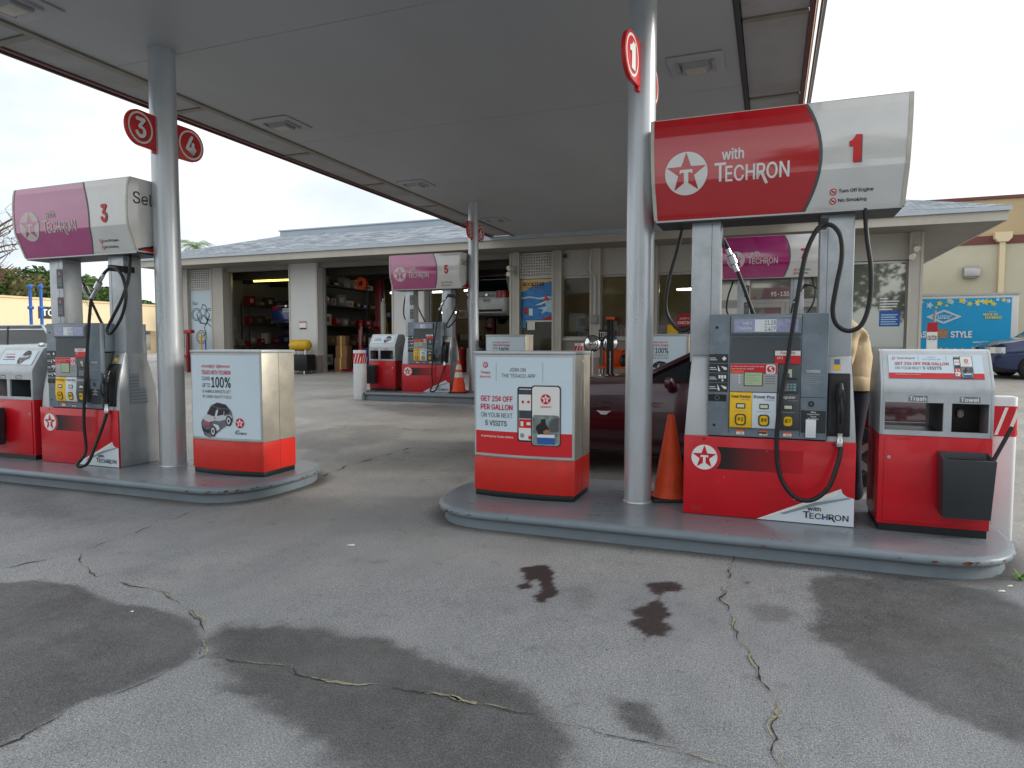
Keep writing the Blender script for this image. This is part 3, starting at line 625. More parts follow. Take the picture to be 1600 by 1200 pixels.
        rect(-.10, 1.440, .05, 1.531, md, 'lcdtext', sc, 'digits', .003)
        text('11.28', -.03, 1.49, .045, 1.524, md, 'inkgrey', sc, 'digits', bold=.0, lift=.0045); text('2.419', -.03, 1.447, .045, 1.48, md, 'inkgrey', sc, 'digits', bold=.0, lift=.0045)
        # recess below the hood
        MB().prism_x([(-.293, 1.20), (-.302, 1.20), (-.302, 1.215), (-.2925, 1.40)], -.268, .22).build('recess_panel', 'headdark', h)
        mq = lambda u, v, l: (u, -.293-l, v)
        # card and message panel
        cp = MB().box(-.272, -.292, .985, .066, -.315, 1.20).build('message_panel', 'panelgrey', h, bevel=.004)
        mc = lambda u, v, l: (u, -.3155-l, v)
        rect(-.268, 1.125, .062, 1.197, mc, 'inkred', cp, 'red_label', .0015)
        text('No open or fuel delivery charge fees apply', -.262, 1.172, -.03, 1.184, mc, 'white', cp, bold=.01, lift=.003); text('See inside for details', -.262, 1.156, -.10, 1.166, mc, 'white', cp, bold=.01, lift=.003)
        rect(-.262, 1.128, -.17, 1.148, mc, 'orangeink', cp, 'print', .003)
        lo = decal(rounded((-.015, 1.122, .052, 1.194), .016), mc, 'white', cp, 'logo', .003); decal(circ(.0185, 1.158, .027), mc, 'inkred', cp, 'logo', .0042)
        decal([(.034, 1.176), (.016, 1.18), (.006, 1.168), (.010, 1.157), (.024, 1.150), (.022, 1.140), (.004, 1.138), (.012, 1.132), (.030, 1.136), (.034, 1.150), (.022, 1.162), (.020, 1.170)], mc, 'white', cp, 'logo', .0055)
        rect(-.172, 1.030, -.035, 1.138, mc, 'headdark', cp, 'lcd_rim', .004); rect(-.165, 1.036, -.042, 1.132, mc, 'lcdgreen', cp, 'message_screen', .0055)
        for k in range(4):
            rect(-.155, 1.05+k*.02, -.155+[.05, .09, .07, .1][k], 1.054+k*.02, mc, 'inklight', cp, 'digits', .007)
            rect(-.21, 1.05+k*.018, -.196, 1.058+k*.018, mc, 'white', cp, 'key', .003); rect(-.02, 1.05+k*.018, .05, 1.053+k*.018, mc, 'inkgrey', cp, 'print', .003)
        # reward sticker, card slot, keypad
        st = MB().box(.045, -.3035, 1.20, .222, -.31, 1.298).build('reward_sticker', 'postred', h); ms = lambda u, v, l: (u, -.3105-l, v)
        rect(.046, 1.262, .221, 1.297, ms, 'white', st, 'print'); text('Foodary', .085, 1.268, .185, 1.292, ms, 'inkred', st, bold=.02, lift=.003); text('1212', .06, 1.236, .10, 1.254, ms, 'white', st, bold=.03, lift=.003)
        cs = MB().box(.074, -.292, .985, .222, -.312, 1.195).build('card_reader', 'headdark', h, bevel=.004); mk = lambda u, v, l: (u, -.3125-l, v)
        decal([(.13, 1.16), (.165, 1.16), (.165, 1.10), (.15, 1.10), (.15, 1.13), (.13, 1.13)], mk, 'lcdpale', cs, 'print', .002); rect(.12, 1.085, .20, 1.095, mk, 'black', cs, 'card_slot', .002)
        for i in range(4):
            for j in range(3): box('key', 'inklight' if i < 3 else 'teal', cs, .105+i*.024, -.3155, 1.0+j*.02, .124+i*.024, -.3125, 1.014+j*.02)
        # grade buttons
        for k, (u0, u1, mt, nm, tm, octv) in enumerate(((-.270, -.110, 'yellow', 'Power Premium', 'ink', '92'), (-.1085, .062, 'plus', 'Power Plus', 'ink', '89'), (.066, .2245, 'regular', 'Regular', 'white', '87'))):
            p = MB().prism_x([(-.292, .705), (-.318, .712), (-.330, .80), (-.316, .98), (-.292, .98)], u0, u1).build('grade_panel', mt, h, bevel=.003)
            def mg(u, v, l): return (u, -(.316+.014*(.98-v)/.18 if v > .80 else .330-.012*(.80-v)/.088)-l-.001, v)
            c = (u0+u1)/2
            text(nm, u0+.012, .938, u1-.012 if k < 2 else u1-.03, .962, mg, tm, p, bold=.02, lift=.002); text('Unleaded', c, .922, u1-.015, .934, mg, 'inklight', p, bold=.0, lift=.002)
            decal(rounded((c-.034, .858, c+.034, .898), .008), mg, 'ink', p, 'price_window', .0024); rect(c-.026, .866, c+.026, .890, mg, 'lcdpale', p, 'price_screen', .0036)
            rect(c-.045, .838, c+.045, .841, mg, 'inklight', p, 'print', .002)
            bt = decal(rounded((c-.040, .728, c+.040, .818), .026), mg, 'btnrim', p, 'button_rim', .003)
            decal(rounded((c-.029, .738, c+.029, .808), .02), mg, 'yellow', p, 'button', .0045); text(octv, c-.021, .762, c+.021, .79, mg, 'ink', p, 'numeral', bold=.03, lift=.006)
            decal([(c-.03, .645+.01), (c+.028, .645+.01), (c+.028, .69), (c-.03, .69)], mp, 'white', h, 'sticker', .0015); rect(c-.03, .676, c+.028, .69, mp, 'orangeink', h, 'sticker', .003); text('10%', c-.012, .66, c+.02, .670, mp, 'ink', h, bold=.02, lift=.003)
        rect(-.06, .668, .0, .678, mp, 'black', h, 'slot', .003)
        # instruction strip
        for k in range(4):
            z0 = 1.19-k*.074+.012
            q = rect(-.432+.002, z0, -.290, z0+.068, mp, 'dark_label', h, 'instruction', .002)
            for j in range(2): rect(-.425, z0+.035-j*.014, -.38+.01*j, z0+.040-j*.014, mp, 'lcdtext', q, 'print', .003)
            if k == 0: decal([(-.335, z0+.034), (-.318, z0+.052), (-.300, z0+.034), (-.318, z0+.016)], mp, 'white', q, 'pictogram', .003)
            elif k == 2:
                for i in range(3): rect(-.358+i*.02, z0+.028, -.342+i*.02, z0+.054, mp, 'white', q, 'pictogram', .003)
                decal(circ(-.328, z0+.014, .008, n=10), mp, 'white', q, 'pictogram', .003)
            else:
                decal([(-.365, z0+.058), (-.352, z0+.03), (-.345, z0+.01), (-.362, z0+.01)], mp, 'white', q, 'pictogram', .003); decal([(-.34, z0+.05), (-.30, z0+.04), (-.296, z0+.022), (-.315, z0+.02), (-.33, z0+.038)], mp, 'white', q, 'pictogram', .003)
        q = rect(-.432, .906, -.298, .958, mp, 'black', h, 'intercom', .002); decal(circ(-.365, .932, .019, n=20), mp, 'inkgrey', q, 'speaker_ring', .003); decal(circ(-.365, .932, .012, n=16), mp, 'black', q, 'speaker', .004)
        for u, v in ((-.375, 1.475), (-.385, .72)): decal(circ(u, v, .011, n=14), mp, 'ink', h, 'lock', .003)
        # warning and receipt strip
        text('WARNING!', .265, 1.135, .36, 1.158, mp, 'lcdtext', h, bold=.02, lift=.002)
        for k in range(5): rect(.252, 1.115-k*.016, .375-.012*(k % 3), 1.122-k*.016, mp, 'inklight', h, 'print', .002)
        decal(circ(.302, .905, .021, n=18), mp, 'black', h, 'lock', .003); decal(circ(.302, .905, .011, n=14), mp, 'inkgrey', h, 'lock', .004)
        rs = rect(.236, .69, .402, .855, mp, 'dark_label', h, 'receipt_slot', .002)
        for k, (t_, a) in enumerate((('We', .03), ('Appreciate', .07), ('Your', .035), ('Business', .06))): text(t_, .318-a*.6, .838-k*.016, .318+a*.6, .850-k*.016, mp, 'white', rs, bold=.02, lift=.004)
        if s < 0 and num == 1:
            MB().grid(lambda a, b: (.268+.07*a, -.300-.01*math.sin(3*b), .655+.135*b), 1, 5).build('receipt', 'receipt', h, fix=False)
        # nozzle boot on the end shell
        def yb(z): return -(np.interp(z, [p[1] for p in prof], [p[0] for p in prof]))
        bt = MB()
        bx0, bx1 = .418, .568
        a = []; zz = [.668, .72, .80, .88, .96, 1.04, 1.10, 1.13]
        for z in zz: a.append([(bx0, yb(z)-.022, z), (bx1, yb(z)-.022, z)])
        vs = [p for r_ in a for p in r_]+[(p[0], p[1]+.05, p[2]) for r_ in a for p in r_]; n = len(zz)*2
        fs = [(2*i, 2*i+1, 2*i+3, 2*i+2) for i in range(len(zz)-1)]+[(2*i, 2*i+2, 2*i+2+n, 2*i+n) for i in range(len(zz)-1)]+[(2*i+1, 2*i+1+n, 2*i+3+n, 2*i+3) for i in range(len(zz)-1)]+[(0, n, n+1, 1), (n-2, n-1, 2*n-1, 2*n-2)]
        bt.add(vs, fs); bo = bt.build('nozzle_boot', 'black', h, bevel=.006)
        m = MB(); m.grid(lambda u, v: (.438+.11*u, yb(.72+.36*v)-.0235, .72+.36*v), 2, 8); m.build('boot_recess', 'conebase', bo, fix=False)
        stk = MB().grid(lambda u, v: (.455+.05*u, yb(1.155+.085*v)-.004, 1.155+.085*v), 1, 4).build('sticker', 'yellow', h, fix=False); MB().grid(lambda u, v: (.461+.038*u, yb(1.195+.04*v)-.006, 1.195+.04*v), 1, 3).build('print', 'blue_ink', stk, fix=False)
        # nozzle
        y0 = -.30
        nz_ = MB().tube([(.492, -.262, 1.05), (.494, -.285, 1.01), (.497, y0, .95), (.498, y0-.012, .86), (.498, y0-.012, .77), (.499, y0-.008, .70)], lambda t: .030-.010*abs(t-.35)+(.006 if .25 < t < .5 else 0), 12).build('nozzle', 'nozzle', h, smooth=True)
        MB().box(.474, y0-.045, .93, .522, y0-.004, 1.02).build('nozzle_guard', 'nozzle', nz_, bevel=.012)
        MB().tube([(.498, y0-.045, .96), (.498, y0-.065, .90), (.498, y0-.06, .82), (.498, y0-.02, .76)], .008, 8).build('trigger_guard', 'nozzle', nz_, smooth=True)
        MB().lathe([(0, .0), (.026, .0), (.028, .02), (.024, .05), (.020, .07), (.022, .10), (0, .10)], 16, (.499, y0-.008, .60)).build('swivel', 'chrome', nz_, smooth=True)
    # hoses
    HY = -.40
    def L(px, py, Y): p = at_y(px, py, Y); return (p.x-0.0, p.y-5.73, p.z-.15)
    if hoses == 'A':
        dn = [L(1292, 349, 5.40), L(1279, 362, 5.37), L(1263, 400, 5.35), L(1250, 470, 5.34), L(1236, 560, 5.34), L(1222, 640, 5.34), L(1218, 700, 5.34), L(1224, 745, 5.34), L(1245, 776, 5.33), L(1272, 782, 5.33), L(1298, 764, 5.34), L(1312, 730, 5.36), L(1318, 705, 5.39), (.499, -.308, .60)]
        hz = MB().tube(dn, .0165, 12).build('hose', 'rubber', o, smooth=True)
        up = [L(1292, 349, 5.40), L(1308, 354, 5.38), L(1319, 372, 5.36), L(1320, 405, 5.35), L(1312, 445, 5.35), L(1306, 485, 5.36), L(1313, 508, 5.37), L(1332, 517, 5.38), L(1352, 506, 5.39), L(1364, 470, 5.40), L(1366, 420, 5.42), L(1360, 375, 5.47), L(1357, 335, 5.54), L(1357, 318, 5.58)]
        MB().tube(up, .0165, 12).build('hose', 'rubber', o, smooth=True)
        c = L(1292, 347, 5.40); MB().box(c[0]-.03, c[1]-.02, c[2]-.035, c[0]+.03, c[1]+.13, c[2]+.03).build('hose_clip', 'black', o, bevel=.01)
        bk = [L(1073, 345, 6.0), L(1062, 390, 6.0), L(1048, 440, 6.02), L(1044, 480, 6.05), L(1054, 505, 6.05), L(1074, 516, 5.98), (-.45, .20, 1.62)]
        MB().tube(bk, .016, 10).build('hose', 'hoseworn', o, smooth=True)
        b2 = [(-.37, .06, 2.14), L(1133, 372, 5.86), L(1148, 402, 5.90), L(1166, 448, 5.94), L(1186, 500, 5.97), (.05, .30, 1.3), (.05, .36, .5), (-.3, .36, .35), (-.46, .33, .62)]
        MB().tube(b2, .016, 10).build('hose', 'hoseworn', o, smooth=True)
        a, b = Vector(b2[1]), Vector(b2[3]); MB().tube([a.lerp(b, .22), a.lerp(b, .34), a.lerp(b, .36), a.lerp(b, .52), a.lerp(b, .54), a.lerp(b, .68)], lambda t: .021 if t < .35 or t > .75 else .034, 12, 0).build('breakaway', 'chrome', o, smooth=True, angle=30)
    else:
        def K(px, py, Y): p = at_y(px, py, Y); return (p.x+7.2, p.y-5.53, p.z-.15)
        cl = K(172, 418, 5.24); MB().box(cl[0]-.03, cl[1]-.01, cl[2]-.035, cl[0]+.03, cl[1]+.28, cl[2]+.03).build('hose_clip', 'black', o, bevel=.01)
        front = [cl, K(162, 428, 5.20), K(152, 445, 5.18), K(143, 466, 5.17), K(138, 520, 5.17), K(133, 600, 5.17), K(131, 660, 5.17), K(134, 705, 5.17), (.22, -.46, .045), (.29, -.45, .03), (.36, -.42, .10), (.46, -.35, .42), (.499, -.308, .60)]
        MB().tube(front, .0165, 12).build('hose', 'rubber', o, smooth=True)
        a, b = Vector(front[1]), Vector(front[3]); MB().tube([a, a.lerp(b, .3), a.lerp(b, .34), a.lerp(b, .6), a.lerp(b, .64), b], lambda t: .020 if t < .3 or t > .75 else .034, 12, 0).build('breakaway', 'chrome', o, smooth=True, angle=30)
        lp = [cl, K(182, 420, 5.22), K(192, 434, 5.20), K(197, 462, 5.20), K(190, 495, 5.20), K(174, 520, 5.20), K(167, 516, 5.21), K(176, 496, 5.23), K(190, 468, 5.26), K(201, 435, 5.32), K(203, 405, 5.38), K(203, 394, 5.42)]
        MB().tube(lp, .0165, 12).build('hose', 'rubber', o, smooth=True)
        bk = [K(121, 422, 5.75), K(126, 436, 5.77), K(134, 450, 5.78), K(148, 482, 5.80), K(166, 515, 5.82), (.10, .34, 1.2), (.10, .38, .5), (-.3, .36, .35), (-.46, .33, .62)]
        MB().tube(bk, .016, 10).build('hose', 'hoseworn', o, smooth=True)
        a, b = Vector(bk[1]), Vector(bk[3]); MB().tube([a.lerp(b, .1), a.lerp(b, .25), a.lerp(b, .28), a.lerp(b, .5), a.lerp(b, .53), a.lerp(b, .7)], lambda t: .020 if t < .35 or t > .75 else .034, 12, 0).build('breakaway', 'chrome', o, smooth=True, angle=30)
        MB().tube([(-.68, .1, 2.32), (-.78, .15, 2.0), (-.80, .18, 1.75), (-.72, .2, 1.6), (-.58, .2, 1.55)], .016, 10).build('hose', 'rubber', o, smooth=True)
        mp = lambda u, v, l: (u, -.1155-l, v)
        for v0 in (1.98, 1.66):
            nb = rect(-.47, v0, -.376, v0+.22, mp, 'inkgrey', o, 'notice', .003)
            for k in range(6): rect(-.462, v0+.03+k*.016, -.39, v0+.036+k*.016, mp, 'inklight', nb, 'print', .004)
            decal(circ(-.423, v0+.17, .022, n=16), mp, 'inkred', nb, 'print', .0045); decal(circ(-.423, v0+.17, .015, n=16), mp, 'inklight', nb, 'print', .006)
    valance(o, num, faded)
    return o
def valance(o, num, faded):
    v = bpy.data.objects.new('valance', None); link(v, o)
    HW, Z0, Z1 = .905, 2.33, 3.09
    pr = [(0, .185), (.04, .200), (.33, .282), (.36, .289), (.45, .296), (.60, .300), (.78, .296), (.92, .284), (1, .268)]
    def fy(t): return float(np.interp(t, [a for a, _ in pr], [b for _, b in pr]))
    def hw(t): return HW-.022*(1-t)
    ts = [0, .02, .04, .10, .18, .26, .33, .36, .40, .45, .52, .60, .69, .78, .85, .92, .96, 1]
    red = 'valpink' if faded else 'valred'; lg = 'faded' if faded else 'white'
    for s in (-1, 1):
        def S(x, t, l, s=s): return (-s*x, s*(fy(t)+l), Z0+(Z1-Z0)*t)
        def arc(t): u = (t-.5)*2; return .21+.105*(1-u*u)-.0
        nU = 10
        def strip(name, f0, f1, mt, lift):
            m = MB(); m.grid(lambda a, b: S(f0(T(b))+(f1(T(b))-f0(T(b)))*a, T(b), lift), nU, len(ts)-1); return m.build(name, mt, v, smooth=True, fix=False, angle=8)
        T = lambda b: ts[int(round(b*(len(ts)-1)))]
        lo = lambda t: -hw(t)+.028; hi = lambda t: hw(t)-.028
        rp = strip('red_panel', lo, arc, red, .0); strip('edge_stripe', lambda t: arc(t)-.002, lambda t: arc(t)+.020, 'inkgrey', .002)
        wp = strip('white_panel', arc, hi, 'valwhite', .0)
        for q in (-1, 1):
            strip('end_trim', (lambda t: -hw(t)) if q < 0 else hi, lo if q < 0 else hw, 'valcap', .004)
        m = MB(); m.grid(lambda a, b: S(-HW+.035+(2*HW-.07)*a, 0, 0)[:2]+(Z0-.012+.03*b,) if True else 0, 1, 1); m.build('bottom_rail', 'alu', v, fix=False)
        mp = lambda u, z, l, S=S: S(u, min(1, max(0, (z-Z0)/(Z1-Z0))), l)
        mp.cuts = [Z0+(Z1-Z0)*t for t, _ in pr[1:-1]]
        k0 = -.625
        emblem(k0, Z0+.335, .160, mp, rp, lg, red, lg, .003)
        techron(-.415, Z0+.225, .115, Z0+.49, mp, lg, rp, .004)
        n = num if s < 0 else num+1
        text(str(n), .507 if n != 1 else .512, Z0+.305, .605 if n != 1 else .590, Z0+.495, mp, 'inkgrey', wp, 'numeral_shadow', bold=.06, lift=.003); text(str(n), .50 if n != 1 else .505, Z0+.31, .598 if n != 1 else .583, Z0+.50, mp, 'numred', wp, 'numeral', bold=.06, lift=.005)
        for j, t_ in ((0, 'No Smoking'), (1, 'Turn Off Engine')):
            z = Z0+.045+j*.062; x0 = .415
            decal(circ(x0, z+.014, .023, n=20), mp, 'numred', wp, 'pictogram', .003); decal(circ(x0, z+.014, .016, n=20), mp, 'white', wp, 'pictogram', .0045)
            decal([(x0-.017, z+.026), (x0-.012, z+.030), (x0+.017, z+.003), (x0+.012, z-.001)], mp, 'numred', wp, 'pictogram', .0058); rect(x0-.009, z+.009, x0+.010, z+.019, mp, 'ink', wp, 'pictogram', .0052)
            text(t_, x0+.035, z, x0+.035+(.185 if j == 0 else .225), z+.030, mp, 'ink', wp, bold=.03, lift=.004)
    for s in (-1, 1):                                    # end caps
        side = [(-fy(t), t) for t in ts]+[(fy(t), t) for t in reversed(ts)]; n = len(side)
        e = MB().add([(s*hw(t)*.9985, y, Z0+(Z1-Z0)*t) for y, t in side], [tuple(range(n))]).build('end_cap', 'valwhite', v)
        mp = lambda u, z, l, s=s: (s*(hw((z-Z0)/(Z1-Z0))+l), s*u, z)
        text('Self', -.235, Z0+.50, .055, Z0+.63, mp, 'ink', e, bold=.0, lift=.002)
        c = [(-.175, Z0+.012)]+[(-.08+.34*math.sin(R(a))*.98, Z0+.62-.58*math.cos(R(a))) for a in range(0, 71, 10)]
        c2 = [(u, z) for u, z in c if abs(u) < .27]
        decal(c2+[(.282, Z0+.40), (.265, Z0+.24), (.18, Z0+.012)], mp, 'numred', e, 'red_swoosh', .003)
        st = MB(); st.add([mp(u, z, .0045) for u, z in c2]+[mp(u-.012, z+.018, .0045) for u, z in c2], [(i, i+1, i+1+len(c2), i+len(c2)) for i in range(len(c2)-1)]); st.build('edge_stripe', 'ink', e, fix=False)
    box('top', 'valcap', v, -HW, -.267, Z1-.004, HW, .267, Z1+.006); box('bottom', 'darktrim', v, -HW+.04, -.182, Z0-.02, HW-.04, .182, Z0+.004)
Y1, Y2 = ROW1R, ROW2; ZB2 = .15+gz(ROW2)
dispenser(-.02, Y1, .15, 1, 'red fuel pump under a bright red sign numbered 1, hose looping down its front', False, True, 'A')
dispenser(-7.2, ROW1L-.07, .15, 3, 'red fuel pump under a faded pink sign numbered 3', True, True, 'B')
dispenser(-7.3, Y2, ZB2, 5, 'red fuel pump under a faded pink sign numbered 5, before the garage bays', True, True, 'B')
dispenser(-.04, Y2, ZB2, 7, 'fuel pump under a magenta sign numbered 7, mostly hidden behind pump 1', True, True, 'B')
# ------------------------------------------------------------------ advert cabinets, waste stations, cones, bollards
def car_print(mp, parent, u, v, s):
    P = lambda pts: [(u+x*s, v+y*s) for x, y in pts]
    decal(P([(-.48, -.20), (-.50, -.08), (-.44, .02), (-.30, .14), (-.16, .34), (.05, .42), (.30, .38), (.46, .22), (.50, .02), (.44, -.10), (.30, -.12), (.02, -.30), (-.20, -.42), (-.40, -.38)]), mp, 'carprint', parent, 'car_picture', .003)
    decal(P([(-.44, .02), (-.30, .14), (-.04, .08), (-.06, -.02), (-.28, -.06)]), mp, 'carprint_light', parent, 'car_picture', .0042)
    decal(P([(-.28, .13), (-.14, .32), (.02, .30), (-.05, .10)]), mp, 'carprint_dark', parent, 'car_picture', .0042)
    decal(P([(-.12, .35), (.05, .405), (.29, .37), (.40, .28), (.10, .30)]), mp, 'carprint_dark', parent, 'car_picture', .0042)
    decal(P([(.03, .10), (.08, .26), (.24, .27), (.22, .14)]), mp, 'carprint_dark', parent, 'car_picture', .0042); decal(P([(.25, .15), (.27, .27), (.40, .26), (.40, .18)]), mp, 'carprint_dark', parent, 'car_picture', .0042)
    decal(P([(-.06, -.01), (.0, .08), (.44, .14), (.49, .08), (.1, -.02)]), mp, 'carprint_light', parent, 'car_picture', .0042)
    decal(P([(-.40, -.10), (-.24, -.13), (-.16, -.08), (-.30, -.03)]), mp, 'swim', parent, 'car_picture', .0048); decal(P([(-.49, -.16), (-.30, -.24), (-.22, -.22), (-.24, -.32), (-.44, -.28)]), mp, 'carprint_dark', parent, 'car_picture', .0048)
    for cx, cy, r_ in ((-.10, -.26, .13), (.38, .0, .12)):
        decal(P(circ(cx, cy, r_*.72, r_)), mp, 'carprint_dark', parent, 'car_picture', .0054); decal(P(circ(cx, cy, r_*.45, r_*.68)), mp, 'carprint_light', parent, 'car_picture', .0066); decal(P(circ(cx, cy, r_*.2, r_*.3, 12)), mp, 'carprint_dark', parent, 'car_picture', .0078)
def phones(mp, parent, u, v, s):
    P = lambda a: (u+a[0]*s, v+a[1]*s, u+a[2]*s, v+a[3]*s)
    decal(rounded(P((0, .06, .34, 1.0)), .04*s), mp, 'phone', parent, 'phone_picture', .003); decal(rounded(P((.025, .09, .315, .97)), .03*s), mp, 'white', parent, 'phone_picture', .0042)
    rect(*P((.025, .87, .315, .955)), mp, 'photo_a', parent, 'phone_picture', .0052); rect(*P((.03, .46, .315, .60)), mp, 'photo_a', parent, 'phone_picture', .0052); rect(*P((.03, .30, .315, .45)), mp, 'postred', parent, 'phone_picture', .0052)
    for q in (.10, .20): decal(circ(u+q*s, v+.745*s, .024*s, n=14), mp, 'inkred', parent, 'phone_picture', .0052)
    rect(*P((.20, .11, .31, .17)), mp, 'postred', parent, 'phone_picture', .0052); decal(circ(u+.09*s, v+.17*s, .04*s, n=14), mp, 'inklight', parent, 'phone_picture', .0052); rect(*P((.06, .33, .11, .41)), mp, 'white', parent, 'phone_picture', .006); rect(*P((.17, .35, .24, .40)), mp, 'white', parent, 'phone_picture', .006)
    decal(rounded(P((.25, 0, .76, 1.03)), .06*s), mp, 'phone', parent, 'phone_picture', .0066); decal(rounded(P((.27, .02, .74, 1.01)), .05*s), mp, 'white', parent, 'phone_picture', .0078)
    emblem(u+.505*s, v+.80*s, .085*s, mp, parent, 'inkred', 'white', 'inkred', .009); text('TEXACO', u+.41*s, v+.655*s, u+.60*s, v+.685*s, mp, 'inkred', parent, bold=.03, lift=.009)
    decal(rounded(P((.275, .025, .735, .53)), .045*s), mp, 'photo_b', parent, 'phone_picture', .009)
    decal([(u+a*s, v+b*s) for a, b in ((.33, .30), (.36, .36), (.42, .40), (.43, .46), (.50, .47), (.51, .38), (.56, .30), (.50, .22), (.38, .20))], mp, 'phone', parent, 'phone_picture', .0102)
    decal([(u+a*s, v+b*s) for a, b in ((.60, .46), (.735, .50), (.735, .26), (.62, .24), (.55, .28))], mp, 'inkgrey', parent, 'phone_picture', .0102); decal([(u+a*s, v+b*s) for a, b in ((.46, .25), (.52, .29), (.58, .27), (.55, .22), (.48, .21))], mp, 'skin', parent, 'phone_picture', .0114)
    rect(*P((.36, .04, .66, .15)), mp, 'photo_blue', parent, 'phone_picture', .0102); rect(*P((.36, .15, .66, .20)), mp, 'white', parent, 'phone_picture', .0102)
def cabinet(xc, yc, zb, style, label):
    o = thing('advert_cabinet', label, 'advert cabinet', (xc, yc, zb), group='advert cabinets at the island ends')
    W, D, H = .465, .245, 1.285
    def bul(u): return .045*(1-(u/W)**2)
    def outline(off=0, n=12):
        return [(W*(2*k/n-1)+(off if 0 < 0 else 0), -D-bul(W*(2*k/n-1))-off) for k in range(n+1)]+[(W*(1-2*k/n), D+bul(W*(1-2*k/n))+off) for k in range(n+1)]
    for nm, z0, z1, mt, off in (('toe_plate', 0, .05, 'black', -.008), ('base_panel', .052, .352, 'boxred', .0), ('body', .354, H-.03, 'steel_warm', .0), ('top_cap', H-.028, H, 'steel', .006)):
        pts = [(x*(1+off/W), y) for x, y in outline(off)]; MB().prism_z(pts, z0, z1).build(nm, mt, o, bevel=.004)
    for sx in (-1, 1):
        box('side_seam', 'darktrim', o, sx*(W+.0002), .0, .06, sx*(W+.0012), .003, H-.03)
        if style == 'save' and sx > 0:   # worn sticker ghost
            for a, b in (((-.06), .0), (.05, .0)): box('adhesive_mark', 'wallwhite', o, W+.0006, a-.006, .80, W+.0018, a+.006, 1.12)
            MB().add([(W+.0018, .055*math.cos(R(a))*q-.005, 1.12+.09*math.sin(R(a))*q) for q in (1, .8) for a in range(0, 181, 15)], [(i, i+1, i+14, i+13) for i in range(12)]).build('adhesive_mark', 'wallwhite', o, fix=False)
    for s in (-1, 1):
        def mp(u, v, l, s=s): return (-s*u, s*(D+bul(u)+l), v)
        nU = 14
        fr = rect(-W+.006, .366, W-.006, H-.035, mp, 'steel', o, 'poster_frame', .003, nU, 1); po = rect(-W+.022, .385, W-.022, H-.052, mp, 'poster', o, 'poster', .005, nU, 1)
        mq = lambda u, v, l: mp(u, v, l+.006)
        if style == 'save':
            rect(-W+.022, .385, W-.022, .585, mq, 'postred', po, 'red_band', .0015, nU, 1)
            emblem(-.345, 1.165, .026, mq, po, 'inkred', 'poster', 'inkred'); text('Texaco', -.395, 1.088, -.295, 1.112, mq, 'inkred', po, bold=.02); text('Rewards', -.40, 1.052, -.292, 1.073, mq, 'inkred', po, bold=-.005)
            for u in (-.24, .19): rect(u, 1.02, u+.003, 1.19, mq, 'inklight', po)
            text('JOIN ON', -.11, 1.11, .04, 1.142, mq, 'inkgrey', po, bold=-.008); text('THE TEXACO APP', -.185, 1.058, .125, 1.09, mq, 'inkgrey', po, bold=-.008)
            text('GET 25¢ OFF', -.395, .845, -.08, .895, mq, 'inkred', po, bold=.035); text('PER GALLON', -.395, .772, -.08, .822, mq, 'inkred', po, bold=.035)
            text('ON YOUR NEXT', -.392, .705, -.082, .747, mq, 'inkgrey', po, bold=-.012); text('5 VISITS', -.348, .632, -.135, .678, mq, 'inkgrey', po, bold=.03)
            phones(mq, po, -.035, .475, .505)
            text('At participating Texaco stations.', -.39, .525, -.07, .548, mq, 'white', po, bold=.02)
            for k in range(3): rect(-.39, .492-k*.012, (.30, .30, -.02)[k], .494-k*.012, mq, 'poster', po)
        else:
            for a, b in ((-.285, -.18), (.0, .105)):
                for k in range(3): rect(a, 1.108+k*.008, b, 1.112+k*.008, mq, 'inkred', po)
            text('NEXT-GEN', -.175, 1.10, -.005, 1.135, mq, 'inkred', po, bold=.02); text('TEXACO WITH TECHRON', -.285, 1.035, .11, 1.078, mq, 'inkred', po, bold=.025)
            text('CLEANS', -.285, .973, -.165, 1.012, mq, 'ink', po, bold=.0); text('UP TO', -.28, .90, -.165, .945, mq, 'ink', po, bold=.0); text('100%', -.145, .90, .11, 1.012, mq, 'ink', po, bold=.03)
            text('OF HARMFUL DEPOSITS LEFT', -.28, .845, .11, .876, mq, 'ink', po, bold=.0); text("BY LOWER-QUALITY FUELS", -.275, .79, .115, .823, mq, 'ink', po, bold=.0)
            car_print(mq, po, -.09, .565, .44)
            emblem(.21, .545, .052, mq, po, 'inkred', 'poster', 'inkred'); techron(.145, .425, .285, .475, mq, 'ink', po, .002)
            rect(-.25, .432, .12, .434, mq, 'inklight', po)
    return o
cabinet(-2.0, Y1, .15, 'save', 'red based cabinet with phone and gallon discount poster, at the end of pump 1 island')
cabinet(-5.22, ROW1L+.05, .15, 'car', 'red based cabinet with grey car poster, at the end of pump 3 island')
cabinet(-5.40, Y2+.1, ZB2, 'car', 'cabinet with 100% poster top showing above the discount cabinet, on pump 5 island')
cabinet(-2.02, Y2+.1, ZB2, 'car', 'cabinet with car poster seen above the maroon car windscreen')
